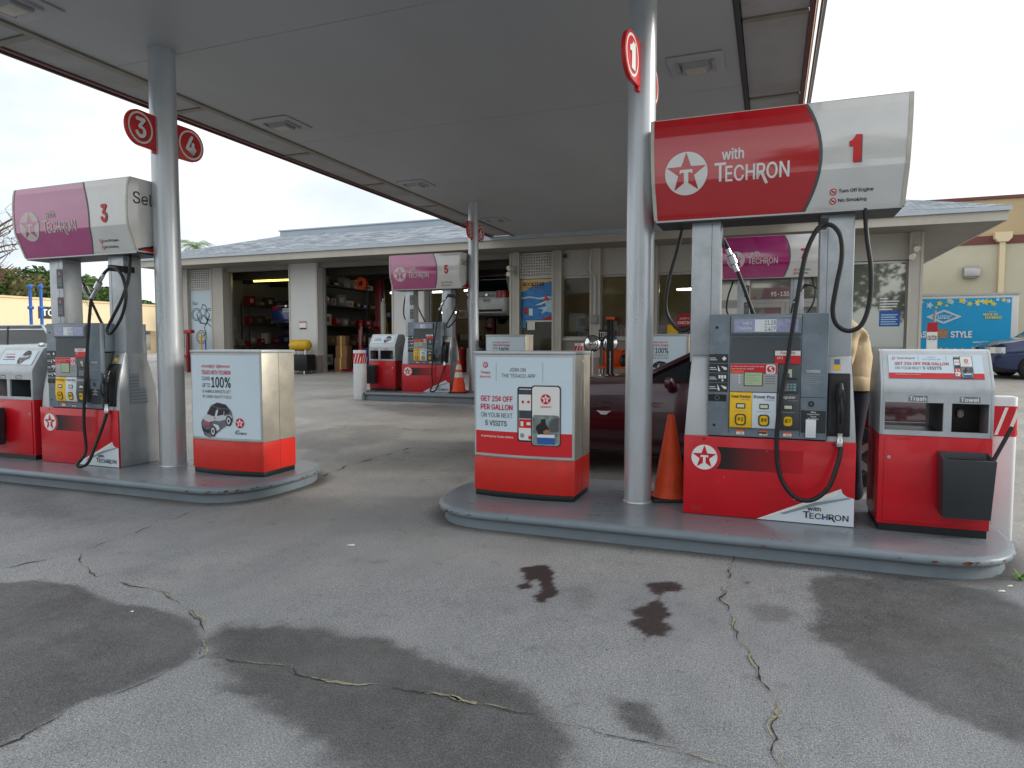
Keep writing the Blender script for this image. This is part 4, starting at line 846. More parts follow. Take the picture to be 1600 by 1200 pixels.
def station(xc, yc, zb, label, style, flip=False, wads=True):
    o = thing('waste_station', label, 'waste bin', (xc, yc, zb), group='waste and towel stations')
    W, D, H = .345, .29, 1.31
    pf = [(-D, .70), (-D, 1.02), (-D+.008, 1.06), (-D+.03, 1.10), (-D+.135, 1.275), (-D+.155, 1.298), (-D+.19, H)]
    full = pf+[(D-.19, H), (D-.155, 1.298), (D-.135, 1.275), (D-.03, 1.10), (D-.008, 1.06), (D, 1.02), (D, .70)]
    box('toe_plate', 'black', o, -W+.012, -D+.012, 0, W-.012, D-.012, .055)
    box('base', 'red', o, -W, -D+.004, .055, W, D-.004, .698, bevel=.004)
    for s in (-1, 1):
        MB().prism_x(full, s*W, s*(W-.018)).build('side_panel', 'steel', o, bevel=.003)
    # hood sheet, front and back
    top = [(-D, 1.0)]+pf[1:]+full[7:13]
    m = MB(); n = len(top)
    m.add([(sx*(W-.0185), y, z) for sx in (-1, 1) for y, z in top]+[(sx*(W-.0185), y*.955, z-.014) for sx in (-1, 1) for y, z in top],
          [(i, i+1, n+i+1, n+i) for i in range(n-1)]+[(2*n+i, 3*n+i, 3*n+i+1, 2*n+i+1) for i in range(n-1)]+[(0, n, 3*n, 2*n), (n-1, 3*n-1, 4*n-1, 2*n-1)])
    m.build('hood', 'steel', o, smooth=True, angle=30)
    q = -1 if flip else 1
    xa_, xb_ = (-.255, .13) if not flip else (-.13, .255)
    div = .072*q if not flip else -.072
    for sy in (-1, 1):                                     # window frame of the two openings
        y0, y1 = sorted((sy*D, sy*(D-.02)))
        box('front_rail', 'steel', o, -W+.0185, y0, .70, W-.0185, y1, .735); box('front_rail', 'steel', o, -W+.0185, y0, .935, W-.0185, y1, .999)
        for u0, u1 in ((-W+.0185, -W+.03), (div-.025, div+.025), (W-.03, W-.0185)): box('stile', 'steel', o, u0, y0, .7355, u1, y1, .9345)
    box('divider', 'headdark', o, div-.006, -D+.022, .702, div+.006, D-.022, 1.04)
    tx0, tx1 = (div+.008, W-.02) if not flip else (-W+.02, div-.008)
    box('towel_box', 'black', o, tx0, -.02, .702, tx1, .02, 1.02); box('bin_liner', 'black', o, (-W+.02 if not flip else div+.008), -D+.03, .69, (div-.008 if not flip else W-.02), D-.03, .715)
    mp = lambda u, v, l: (u, -D-l, v)
    text('Trash' if not flip else 'Towel', (-.165 if not flip else -.22), .948, (-.06 if not flip else -.12), .978, mp, 'white', o, bold=.04); text('Towel' if not flip else 'Trash', (.145 if not flip else .06), .948, (.255 if not flip else .165), .978, mp, 'white', o, bold=.04)
    rect(-.17 if not flip else -.225, .942, -.052 if not flip else -.112, .984, mp, 'headgrey', o, 'name_plate', .0008); rect(.14 if not flip else .052, .942, .262 if not flip else .17, .984, mp, 'headgrey', o, 'name_plate', .0008)
    if wads:
        m = MB(); c = ((tx0+tx1)/2, -.045, .845)
        m.lathe([(0, -.03), (.016, -.026), (.024, -.008), (.018, .012), (.026, .022), (.008, .034), (0, .032)], 9, c); m.build('paper_towel', 'paper', o)
    # door with lock, bucket and squeegee
    dr = box('door', 'red', o, -W+.035, -D-.006, .075, W-.03, -D+.003, .685, bevel=.003); mdr = lambda u, v, l: (u, -D-.0065-l, v)
    decal(circ((-W+.065)*q if not flip else W-.06, .54, .012, n=14), mdr, 'chrome', dr, 'lock', .002); rect(-.25, .672, -.15, .679, mdr, 'productred', dr, 'handle_lip', .003)
    bx = .165 if not flip else -.26
    bk = MB(); a = .155
    for nm, p in (('bucket', None),):
        z0, z1 = .17, .605; y0, y1 = -D-.03, -D-.215
        rim = [(bx-a, y0), (bx+a, y0), (bx+a, y1), (bx-a, y1)]; bot = [(bx-a*.9, y0), (bx+a*.9, y0), (bx+a*.9, y1+.03), (bx-a*.9, y1+.03)]; i1 = [(bx-a+.02, y0-.02), (bx+a-.02, y0-.02), (bx+a-.02, y1+.02), (bx-a+.02, y1+.02)]
        V = [(x, y, z0) for x, y in bot]+[(x, y, z1-(.03 if y == y1 else 0)) for x, y in rim]+[(x, y, z1-(.03 if y < y1+.05 else 0)) for x, y in i1]+[(x, y, z1-.16) for x, y in i1]
        fs = [(3, 2, 1, 0)]+[(k*4+i, k*4+(i+1) % 4, k*4+4+(i+1) % 4, k*4+4+i) for k in range(3) for i in range(4)]+[(12, 13, 14, 15)]
        b_ = MB().add(V, fs).build('bucket', 'conebase' if False else 'dark_label', o, bevel=.008)
    box('bucket_bracket', 'darktrim', o, bx-.05, -D-.033, .3, bx+.05, -D-.0065, .5); box('squeegee_head', 'black', b_, bx-.10, y1+.05, .545, bx+.10, y1+.08, .575)
    MB().tube([(bx+.11, y1+.06, .47), (bx+.16, y1+.07, .60), (bx+.25, y1+.09, .80)] if not flip else [(bx-.11, y1+.06, .47), (bx-.14, y1+.07, .60), (bx-.17, y1+.09, .64)], .013, 8, 0).build('squeegee_handle', 'plastic', b_, smooth=True)
    # sloped advert
    def ms(u, v, l):
        t = (v-1.105)/.165; return (u, -D+.033+.10*t-l*.85-.004, v+l*.5)
    sg = rect(-.29, 1.105, .29, 1.27, ms, 'poster', o, 'advert', .0015)
    if style == 'save':
        rect(-.29, 1.105, .29, 1.142, ms, 'postred', sg, 'red_band', .003); emblem(-.255, 1.245, .010, ms, sg, 'inkred', 'white', 'inkred', .003, T=False); text('Texaco Rewards', -.235, 1.239, -.12, 1.252, ms, 'inkred', sg, bold=.01, lift=.003)
        for u in (-.10, .07): rect(u, 1.228, u+.002, 1.262, ms, 'inklight', sg, 'print', .003)
        text('JOIN ON', -.045, 1.247, .005, 1.256, ms, 'inklight', sg, bold=-.005, lift=.003); text('THE TEXACO APP', -.075, 1.232, .04, 1.241, ms, 'inklight', sg, bold=-.005, lift=.003)
        text('GET 25¢ OFF PER GALLON', -.25, 1.196, .085, 1.217, ms, 'inkred', sg, bold=.035, lift=.003); text('ON YOUR NEXT', -.25, 1.166, -.085, 1.185, ms, 'inkgrey', sg, bold=-.005, lift=.003); text('5 VISITS', -.075, 1.166, .04, 1.187, ms, 'inkgrey', sg, bold=.03, lift=.003)
        text('At participating Texaco stations.', -.25, 1.126, -.09, 1.135, ms, 'white', sg, bold=.01, lift=.0045); phones(ms, sg, .115, 1.108, .148)
    else:
        for k in range(3): rect(-.25, 1.16+k*.03, -.04-.02*k, 1.168+k*.03, ms, 'inkred' if k > 0 else 'inkgrey', sg, 'print', .003)
        text('100%', -.20, 1.18, -.06, 1.20, ms, 'ink', sg, bold=.02, lift=.004); car_print(ms, sg, .11, 1.19, .19)
    return o
station(1.083, Y1+.02, .15, 'red and steel trash and towel station with gallon discount sign beside pump 1', 'save')
station(-8.27, ROW1L-.05, .15, 'red trash station with car picture sign, on the same island as the car poster cabinet', 'car', True)
station(-8.42, Y2, ZB2, 'trash station with car picture sign behind the striped bollard before the garage', 'car', True)
station(1.08, Y2, ZB2, 'steel trash station beside pump 7 on the rear island', 'save')
# cones
def cone(x, y, z, h, label, bands, mat, rb=.17):
    o = thing('traffic_cone', label, 'traffic cone', (x, y, z), random.uniform(0, 1))
    b = rb*.98; MB().box(-rb*1.12, -rb*1.12, 0, rb*1.12, rb*1.12, .03).build('base', 'conebase', o, bevel=.012)
    rr = lambda t: rb*.92*(1-t)+.028*t
    MB().lathe([(rb*1.05, .0305), (rb*.97, .05), (rr(.07), .07)]+[(rr(t), .07+(h-.07)*t) for t in (.1, .3, .5, .7, .9, .985)]+[(.022, h), (.016, h-.01), (.014, h-.2)], 32).build('body', mat, o, smooth=True, angle=50)
    for t0, t1 in bands: MB().lathe([(rr(t0)+.003, .07+(h-.07)*t0), (rr(t1)+.003, .07+(h-.07)*t1)], 32).build('reflective_band', 'conewhite', o, smooth=True)
cone(-.80, 5.93, .15, .74, 'large plain orange traffic cone between the column and pump 1', [], 'cone', .155)
cone(-6.50, 13.62, ZB2, .72, 'orange traffic cone with two white bands beside pump 5', [(.42, .60), (.68, .86)], 'cone2', .17)
def bollard(x, y, z, h, label, r=.11):
    o = thing('safety_bollard', label, 'bollard', (x, y, z), group='white bollards with striped tops')
    sq = rounded((-r, -r, r, r), .035, 4); sq2 = rounded((-r-.002, -r-.002, r+.002, r+.002), .036, 4)
    MB().prism_z(sq, 0, h).build('post', 'bollard', o, bevel=.006)
    b0, b1 = h-.30, h-.07; MB().prism_z(sq2, b0, b1).build('red_band', 'stripered', o)
    for sgn, ax in ((-1, 0), (1, 0), (-1, 1), (1, 1)):
        for k in range(3):
            u = -r+.02+k*.075; P = [(u, b0+.01), (u+.022, b0+.01), (min(u+.085, r-.005), b0+.01+.19*(min(u+.085, r-.005)-u-.022)/.063 if u+.085 > r else b1-.01), (min(u+.063, r-.008), b1-.01 if u+.063 < r else b0+.01+.2*(r-.008-u)/.063)]
            mp = (lambda a, b, l, s=sgn: (-s*a, s*(r+.0025+l), b)) if ax == 0 else (lambda a, b, l, s=sgn: (s*(r+.0025+l), s*a, b))
            decal(P, mp, 'white', o, 'stripe', .001)
bollard(1.655, 6.15, 0, 1.10, 'white bollard with red striped band behind the discount trash station', .085)
bollard(-8.72, 13.08, gz(13.08), 1.12, 'white bollard with red striped band standing before the pump 5 waste bin', .115)
bollard(-4.66, 17.0, gz(17), 1.15, 'small striped bollard top showing behind the discount cabinet', .10)
# person
def person():
    o = thing('person', 'person in a tan shirt and dark jeans standing behind pump 1', 'person', (.665, 6.42, .15), R(97))
    bm_v = []; ed = []; rad = []
    def V(p, r_): bm_v.append(p); rad.append(r_); return len(bm_v)-1
    def E(a, b): ed.append((a, b))
    pel = V((0, 0, .98), (.165, .115)); be = V((0, -.01, 1.10), (.155, .11)); ch = V((0, .02, 1.32), (.185, .155)); sh = V((0, .07, 1.47), (.17, .13)); nk = V((0, .13, 1.57), (.062, .062)); 
    E(pel, be); E(be, ch); E(ch, sh); E(sh, nk); h0 = V((0, .17, 1.64), (.075, .085)); h1 = V((0, .185, 1.74), (.085, .098)); h2 = V((0, .18, 1.81), (.06, .07)); E(nk, h0); E(h0, h1); E(h1, h2)
    for s in (-1, 1):
        a = V((s*.20, .08, 1.45), (.072, .072)); b = V((s*.25, .12, 1.18), (.055, .055)); c = V((s*.22, .22, 1.02), (.042, .042)); d = V((s*.19, .30, 1.03), (.036, .026)); E(sh, a); E(a, b); E(b, c); E(c, d)
        for k in range(4): f = V((s*(.16+.022*k), .36, 1.05-.004*abs(k-1)), (.011, .011)); g = V((s*(.16+.022*k), .39, 1.02), (.009, .009)); E(d, f); E(f, g)
        t = V((s*.155, .33, 1.0), (.012, .012)); E(d, t)
        hp = V((s*.095, 0, .90), (.105, .11)); kn = V((s*.105, .02, .50), (.068, .07)); an = V((s*.11, -.02, .10), (.046, .05)); to = V((s*.125, .13, .045), (.045, .035)); he = V((s*.11, -.06, .045), (.04, .038)); E(pel, hp); E(hp, kn); E(kn, an); E(an, to); E(an, he)
    me = bpy.data.meshes.new('body'); me.from_pydata(bm_v, ed, []); b = bpy.data.objects.new('body', me); COL.objects.link(b)
    sk = b.modifiers.new('s', 'SKIN'); sk.use_smooth_shade = True; su = b.modifiers.new('u', 'SUBSURF'); su.levels = 2; su.render_levels = 2
    for v, r_ in zip(me.skin_vertices[0].data, rad): v.radius = r_
    me.skin_vertices[0].data[0].use_root = True
    dg = bpy.context.evaluated_depsgraph_get(); nm = bpy.data.meshes.new_from_object(b.evaluated_get(dg), depsgraph=dg); bpy.data.objects.remove(b)
    for m_ in ('skin', 'shirt', 'jeans', 'shoe', 'hair'): nm.materials.append(MATS[m_])
    for p in nm.polygons:
        x, y, z = p.center; p.use_smooth = True
        p.material_index = 3 if z < .075 else 2 if z < .985 and not (abs(x) > .15 and z > .9 and y > .1) else 1 if z < 1.555 and not (y > .20 and z < 1.12) else 0
        if z > 1.66 and y < .20 or z > 1.80: p.material_index = 4
    for v in nm.vertices:                       # loose shirt: folds and hem
        if .99 < v.co.z < 1.5: 
            k = 1.10+.05*math.sin(v.co.z*38+v.co.x*16)+.03*math.sin(v.co.x*41+v.co.y*23); v.co.x *= k; v.co.y *= k
    bo = bpy.data.objects.new('body', nm); COL.objects.link(bo); bo.parent = o
    MB().lathe([(.205, 0), (.212, .03), (.20, .09), (.17, .12)], 28, (0, 0, .96)).build('shirt_hem', 'shirt', o, smooth=True).scale = (1.02, .74, 1)
    for s in (-1, 1): MB().lathe([(0, -.012), (.011, -.008), (.013, 0), (.011, .008), (0, .012)], 10, (s*.032, .267, 1.735)).build('eye', 'white', o, smooth=True)
    MB().tube([(0, .27, 1.735), (0, .297, 1.69), (0, .28, 1.68)], .014, 8).build('nose', 'skin', o, smooth=True)
    for s in (-1, 1): MB().tube([(s*.084, .175, 1.755), (s*.098, .165, 1.73), (s*.086, .175, 1.70)], .014, 8).build('ear', 'skin', o, smooth=True)
person()
# weeds at the kerb end, litter
for k, (px, py, n, hh) in enumerate(((1548, 888, 26, .09), (1560, 872, 14, .07), (1598, 905, 10, .05))):
    p = at_z(px, py, 0); m = MB()
    for j in range(n):
        a = random.uniform(0, 6.28); r_ = random.uniform(0, .05); x, y = p[0]+r_*math.cos(a), p[1]+r_*math.sin(a); l = hh*random.uniform(.5, 1.2); b = random.uniform(0, 6.28); dx, dy = math.cos(b), math.sin(b); ww = .007
        m.add([(x-dy*ww, y+dx*ww, 0), (x+dy*ww, y-dx*ww, 0), (x+dx*l*.4+dy*ww*1.6, y+dy*l*.4-dx*ww*1.6, l*.6), (x+dx*l*.8, y+dy*l*.8, l), (x+dx*l*.4-dy*ww*1.6, y+dy*l*.4+dx*ww*1.6, l*.62)], [(0, 1, 2, 4), (4, 2, 3)])
    tag(m.build('weed', 'weedleaf', None, fix=False), ('largest tuft of green weeds at the kerb foot', 'smaller weed tuft where kerb meets ground behind the largest tuft', 'tiny weed tuft out on the concrete')[k], 'weed', 'weeds by the kerb')
for k, (px, py, s) in enumerate(((548, 853, .035), (1565, 925, .02), (1578, 917, .016), (206, 957, .012))):
    p = at_z(px, py, 0); tag(MB().add([(p[0]-s, p[1]-s*.4, .005), (p[0]+s, p[1]-s*.2, .006), (p[0]+s*.8, p[1]+s*.5, .012), (p[0]-s*.6, p[1]+s*.4, .007)], [(0, 1, 2, 3)]).build('litter_scrap', 'paper', None, fix=False), ('crumpled white scrap in the middle of the lane', 'white scrap on the concrete near the island weeds', 'second tiny white scrap near the island weeds', 'tiny white scrap on the dark damp patch')[k], 'litter', 'paper scraps on the ground')
# ------------------------------------------------------------------ vehicles
def vehicle(name, label, cat, loc, rz, L, W, H, paint, kind='sedan', wheel=.33, detail=True, rear_plate='', group=None, badge=False, belt_=None, gh_=None, wxf=.31):
    o = thing(name, label, cat, loc, rz, group); hw = W/2; x0, x1 = -L/2, L/2
    if kind == 'sedan': belt, hood, deck, gh = .66*H, .665*H, .70*H, (-.40, -.20, .06, .235)      # greenhouse: rear base, rear roof, front roof, front base (of L)
    elif kind == 'suv': belt, hood, deck, gh = .60*H, .615*H, .62*H, (-.475, -.42, .08, .22)
    else: belt, hood, deck, gh = .57*H, .585*H, .60*H, (-.48, -.43, .14, .34)
    zb = .19
    if belt_: hood += belt_*H-belt; deck += belt_*H-belt; belt = belt_*H
    if gh_: gh = gh_
    X = [-.5, -.492, -.475, -.44, -.38, -.28, -.15, 0, .15, .25, .33, .40, .45, .48, .494, .5]
    def top(t):
        if t > gh[3]: return np.interp(t, [gh[3], .40, .46, .49, .5], [hood+.045*H, hood, hood-.03*H, hood-.12*H, hood-.22*H])
        if t < gh[0]: return np.interp(t, [-.5, -.49, -.47, gh[0]], [deck-.14*H, deck-.05*H, deck-.01*H, deck+.01])
        return np.interp(t, [gh[0], gh[3]], [deck+.01, hood+.045*H])
    def wid(t): return hw*np.interp(abs(t), [0, .3, .42, .47, .49, .5], [1, .995, .95, .88, .80, .72])
    m = MB(); rings = []
    for t in X:
        w_ = wid(t); zt = top(t); b0 = zb+.10*max(0, abs(t)-.42)/.08; zm = b0+(zt-b0)*.55
        half = [(0, b0), (w_*.82, b0), (w_*.955, b0+.07), (w_*.985, b0+(zt-b0)*.28), (w_, zm), (w_*.985, b0+(zt-b0)*.80), (w_*.93, zt-.03), (w_*.86, zt-.004), (w_*.5, zt+.018), (0, zt+.025)]
        rings.append([(t*L, y, z) for y, z in half]+[(t*L, -y, z) for y, z in half[-2:0:-1]])
    n = len(rings[0]); m.add([p for r_ in rings for p in r_], [(i*n+k, i*n+(k+1) % n, (i+1)*n+(k+1) % n, (i+1)*n+k) for i in range(len(X)-1) for k in range(n)]+[tuple(range(n))[::-1], tuple((len(X)-1)*n+k for k in range(n))])
    body = m.build('body', paint, o, smooth=True, angle=38)
    wx = (-.295*L, wxf*L)
    if detail:                                           # cut real wheel arches
        cut = MB()
        for wxx in wx:
            for s in (-1, 1): cut.lathe([(0, -.14), (wheel*1.14, -.14), (wheel*1.14, .14), (0, .14)], 28, (wxx, s*(hw-.06), wheel), 'y')
        c = cut.build('cut', paint); md = body.modifiers.new('b', 'BOOLEAN'); md.object = c; md.operation = 'DIFFERENCE'; md.solver = 'EXACT'
        dg = bpy.context.evaluated_depsgraph_get(); nm = bpy.data.meshes.new_from_object(body.evaluated_get(dg), depsgraph=dg); body.modifiers.clear(); body.data = nm; bpy.data.objects.remove(c)
        box('underbody', 'plastic', o, -.40*L, -hw*.72, .17, .42*L, hw*.72, .5)
    for wxx in wx:
        for s in (-1, 1):
            T = lambda r_, h: (r_, h*s)
            ty = MB().lathe([(wheel*.62, -.10*s), (wheel*.93, -.105*s), (wheel, -.08*s), (wheel, .08*s), (wheel*.93, .105*s), (wheel*.64, .10*s)], 28, (wxx, s*(hw-.11), wheel), 'y').build('wheel', 'tyre', o, smooth=True, angle=35)
            rm = MB().lathe([(wheel*.66, .092*s), (wheel*.60, .06*s), (wheel*.56, .03*s), (0, .03*s)], 24, (wxx, s*(hw-.11), wheel), 'y')
            for k in range(5 if detail else 0):
                a = 2*math.pi*k/5; d = (math.cos(a), math.sin(a)); pd = (-d[1], d[0]); y0 = s*(hw-.11+.045); y1 = s*(hw-.11+.085)
                rm.prism([(0, .04), (wheel*.62, .028), (wheel*.62, -.028), (0, -.04)], lambda r_, q: (wxx+d[0]*r_+pd[0]*q, y0, wheel+d[1]*r_+pd[1]*q), lambda r_, q: (wxx+d[0]*r_+pd[0]*q, y1, wheel+d[1]*r_+pd[1]*q))
            rm.build('rim', 'rim', ty, smooth=True, angle=30)
    # greenhouse: dark glass volume, roof, pillars
    lv = [0, .35, .7, .92, 1.0]; zr = H; g0, g1, g2, g3 = [q*L for q in gh]
    def sect(t, e=0):
        xr = g0+(g1-g0)*t; xf = g3+(g2-g3)*t; w_ = hw*(.90-.20*t-.03*t*t)+e; zz = belt-.02+(zr-.035-belt+.02)*t
        return xr, xf, w_, zz
    def ring(t, e=0):
        xr, xf, w_, zz = sect(t, e); return [(xr-e, -w_*.80, zz), (xr+.07, -w_, zz), ((xr+xf)/2, -w_*1.01, zz), (xf-.25, -w_, zz), (xf-.06, -w_*.84, zz), (xf+e, 0, zz), (xf-.06, w_*.84, zz), (xf-.25, w_, zz), ((xr+xf)/2, w_*1.01, zz), (xr+.07, w_, zz), (xr-e, w_*.80, zz), (xr-.02-e, 0, zz)]
    rg = [ring(t) for t in lv]; k_ = 12; m = MB(); m.add([p for r_ in rg for p in r_], [(i*k_+j, i*k_+(j+1) % k_, (i+1)*k_+(j+1) % k_, (i+1)*k_+j) for i in range(len(lv)-1) for j in range(k_)]); m.build('windows', 'glass', o, smooth=True, angle=30)
    r0 = ring(.93 if kind == 'sedan' else .80, .008); r1 = [(x*.97+.02*(g1+g2)/2, y*.93, zr-.012) for x, y, z in ring(1.0, .0)]; r2 = [((g1+g2)/2+(x-(g1+g2)/2)*.6, y*.5, zr) for x, y, z in r1]
    MB().add(r0+r1+r2, [(i*k_+j, i*k_+(j+1) % k_, (i+1)*k_+(j+1) % k_, (i+1)*k_+j) for i in range(2) for j in range(k_)]+[tuple(range(2*k_, 3*k_))]).build('roof', paint, o, smooth=True, angle=50)
    for s in (-1, 1):
        def pil(f0, f1, r_=.034, mt=paint, f=1.0):
            pts = []
            for t in (0, .35, .7, .95):
                xr, xf, w_, zz = sect(t, .002); pts.append((f0(xr, xf)+(f1(xr, xf)-f0(xr, xf))*0, s*w_*f, zz))
            MB().tube(pts, r_, 6, 3).build('pillar', mt, o, smooth=True)
        pil(lambda a, b: b-.13, lambda a, b: b, .036, paint, .93); pil(lambda a, b: a+.05, lambda a, b: a, .055, paint, .97); pil(lambda a, b: (a+b)/2-.02, lambda a, b: a, .030, 'plastic')
        if kind != 'sedan': pil(lambda a, b: a+.26*(b-a), lambda a, b: a, .04, paint)
        xr, xf, w_, zz = sect(0, .01)
        MB().tube([(xr+.1, s*w_*1.0, belt+.005), ((xr+xf)/2, s*w_*1.01, belt+.005), (xf-.25, s*w_, belt+.005)], .012, 6, 4).build('window_trim', 'chrome', o, smooth=True)
        mr = MB().lathe([(0, -.10), (.05, -.09), (.075, -.03), (.075, .04), (.05, .08), (0, .09)], 14, (0, 0, 0), 'y').build('mirror', paint, o, smooth=True); mr.location = (g3-(.68 if gh_ else .38), s*(hw+.06), belt+.05); mr.scale = (.8, 1, .85)
        for f in (-.12, .12): MB().box(f*L-.09, s*(hw*.995), belt-.14, f*L+.09, s*(hw*.995+.022), belt-.115).build('door_handle', paint, o, bevel=.006)
        for f in (-.235, -.04, .13 if gh_ else .215): box('door_gap', 'plastic', o, f*L-.003, s*(hw*.90), zb+.18, f*L+.003, s*(hw*1.0005), belt-.06)
        # lamps follow the corners
        def lamp(ts, za, zb_, mt, nm, out=.012):
            P = []
            for t in ts:
                y = wid(t)*.985+out; P.append((t*L+math.copysign(out, t), s*y))
            ce = ts[-1]; P.append((ce*L+math.copysign(out+.004, ce), s*wid(ce)*.52))
            V = [(x, y, za) for x, y in P]+[(x, y, zb_) for x, y in P]; q = len(P); MB().add(V+[(x*.97, y*.9, z) for x, y, z in V], [(i, i+1, q+i+1, q+i) for i in range(q-1)]+[(q+i, q+i+1, 3*q+i+1, 3*q+i) for i in range(q-1)]+[(i, 2*q+i, 2*q+i+1, i+1) for i in range(q-1)]).build(nm, mt, o, smooth=True, angle=30)
        lamp([.435, .465, .485, .496], hood-.20*H+.02, hood-.10*H+.01, 'headlight', 'headlight', .006)
        if kind == 'sedan': lamp([-.44, -.475, -.488, -.497], deck-.17*H, deck-.06*H, 'taillight', 'taillight', .006)
        else: lamp([-.46, -.482, -.492, -.498], deck-.12*H, deck+.03*H, 'taillight', 'taillight', .006)
    box('grille', 'plastic', o, x1-.02, -hw*.42, hood-.42*H, x1+.012, hw*.42, hood-.22*H, bevel=.02); box('bumper_trim', 'plastic', o, x0-.012, -hw*.62, zb+.13, x0+.05, hw*.62, zb+.22, bevel=.015)
    pl = box('number_plate', 'plate', o, x0-.012, -.16, deck-.22*H, x0+.02, .16, deck-.22*H+.15, bevel=.006)
    if rear_plate:
        mpp = lambda u, v, l: (x0-.0125-l, -u, v); text(rear_plate, -.12, deck-.22*H+.04, .12, deck-.22*H+.11, mpp, 'ink', pl, bold=.02)
        decal(circ(0, deck-.055*H, .045, n=20), lambda u, v, l: (x0-.016-l, -u, v), 'chrome', o, 'badge', .01)
        MB().box(x0-.012, -.30, deck-.09*H, x0+.02, .30, deck-.08*H).build('boot_seam', 'plastic', o)
    if badge:
        for s in (-1, 1):
            mpp = lambda u, v, l, s=s: (u*s*-1, s*(hw*.998+l), v)
            bx = -s*.208*L
            decal([(bx-.085, .70), (bx-.03, .695), (bx+.03, .695), (bx+.085, .70), (bx+.05, .675), (bx+.03, .655), (bx-.03, .655), (bx-.05, .675)], mpp, 'plate', o, 'badge', .012)
    return o
vehicle('parked_sedan', 'dark maroon sedan standing behind the pump 1 island', 'car', (-.70, 8.27, gz(8.2)-.01), math.pi, 4.9, 1.9, 1.47, 'maroon', 'sedan', badge=True, gh_=(-.41, -.23, .0, .20), wxf=.325)
vehicle('parked_suv', 'silver sport utility car parked behind pump 3 by the beige building', 'car', (-18.9, 13.2, gz(13)), R(8), 4.8, 1.9, 1.80, 'silver', 'suv', belt_=.66)
vehicle('parked_minivan', 'dark blue car nosing in before the blue bakery banner', 'car', (8.02, 22.9, gz(22.5)), R(184), 5.0, 1.95, 1.75, 'navy', 'van')
vehicle('lifted_suv', 'white hatchback raised on a lift in the garage, tail towards the pumps', 'car', (-9.40, 24.2, 2.30), R(90), 4.4, 1.90, 1.62, 'carwhite', 'suv', rear_plate='WDM 378')
vehicle('lifted_sedan', 'blue car raised on a lift in the bay beside the motorcycle panel', 'car', (-17.75, 23.9, 2.05), R(90), 4.6, 1.82, 1.42, 'bmwblue', 'sedan', rear_plate='WZE 374')
for k, (x, y, p, kd, lb) in enumerate(((-31, 32, 'cargrey', 'suv', 'grey car parked far off beyond the garage end'), (-27.5, 27.5, 'carblack', 'sedan', 'black car parked beside the garage end wall'), (-24.6, 25.2, 'carwhite', 'sedan', 'white car parked far off behind the garage corner'), (-36, 38, 'silver', 'suv', 'distant silver car in the lot under the trees'))):
    vehicle('distant_car', lb, 'car', (x, y, gz(y)), R(30+40*k), 4.5, 1.8, 1.6 if kd == 'suv' else 1.42, p, kd, detail=False, group='cars in the far lot')
# ------------------------------------------------------------------ garage building
BY, BF = 20.0, 18.7; FZ = gz(20)
XL, XR = -21.25, 3.52
bld = thing('service_garage', 'low grey service station garage with shingle hip roof and open bays', 'building', (0, 0, 0))
def wallbox(x0, x1, z0, z1, mt='wall', y0=BY, y1=BY+.3, nm='wall', bev=0): return box(nm, mt, bld, x0, y0, z0, x1, y1, z1, bev)
TOPZ = 4.34
# pillars between openings
def pillar(x0, x1, white=False):
    p = wallbox(x0, x1, FZ-.1, TOPZ, 'wallwhite' if white else 'wall', BY-.12, BY+.32, 'pillar')
    box('plinth', 'wallbase', p, x0-.004, BY-.125, FZ-.1, x1+.004, BY+.2, FZ+.62)
    for xx in (x0, x1): box('corner_trim', 'woodfascia', p, xx-.03, BY-.14, FZ+.64, xx+.03, BY-.122, TOPZ-.02)
for a in ((-21.25, -21.0), (-19.78, -19.25), (-7.68, -7.42), (-6.29, -6.05), (-5.10, -4.84), (-3.42, -3.15), (-1.85, -1.6), (1.30, 1.5), (3.26, 3.52)): pillar(*a)
pillar(-16.17, -15.0, True); pillar(-11.93, -10.75, True)
HEAD = 4.18
for a, b in ((-19.25, -16.17), (-15.0, -11.93), (-10.75, -7.68)):    # bays: steel door header rolled up, track
    hd = wallbox(a, b, HEAD, TOPZ, 'soffitwood', BY, BY+.2, 'bay_header'); box('door_track', 'alu', hd, a+.04, BY+.21, FZ, a+.10, BY+.30, HEAD); box('door_track', 'alu', hd, b-.10, BY+.21, FZ, b-.04, BY+.30, HEAD)
def lattice(x0, x1, z0, z1, nx, nz_, mt='wallwhite'):
    m = MB(); t = .017; sx, sz = (x1-x0)/nx, (z1-z0)/nz_
    for i in range(nx+1): m.box(x0+i*sx-t, BY, z0, x0+i*sx+t, BY+.10, z1)
    for j in range(nz_+1): m.box(x0, BY+.003, z0+j*sz-t, x1, BY+.097, z0+j*sz+t)
    tag(m.build('vent_lattice', mt, bld), kind='stuff')
lattice(-20.98, -19.80, 3.62, 4.30, 13, 8); lattice(-7.40, -6.31, 3.60, 4.30, 13, 8)
lb = wallbox(-21.0, -19.78, FZ-.1, 3.60, 'wall', BY+.02, BY+.2, 'panel')
mb = lambda u, v, l: (u, BY+.0-l, v)
bd = MB().box(-20.93, BY, FZ+.1, -19.82, BY+.018, 3.52).build('motorcycle_board', 'moto_board', bld)
def sk(pts, w_=.014):
    P = [Vector((u, BY-.003, v)) for u, v in pts]; m = MB()
    for a, b in zip(P, P[1:]):
        d = (b-a).normalized(); n_ = Vector((-d.z, 0, d.x))*w_; m.add([a+n_, b+n_, b-n_, a-n_], [(0, 1, 2, 3)])
    m.build('sketch_line', 'sketch', bd, fix=False)
for cx, cz, r_ in ((-20.66, 2.62, .24), (-20.02, 2.60, .24), (-20.45, 1.75, .26)):
    for q in (1, .75): sk(circ(cx, cz, r_*q, n=20)+circ(cx, cz, r_*q, n=20)[:1], .016)
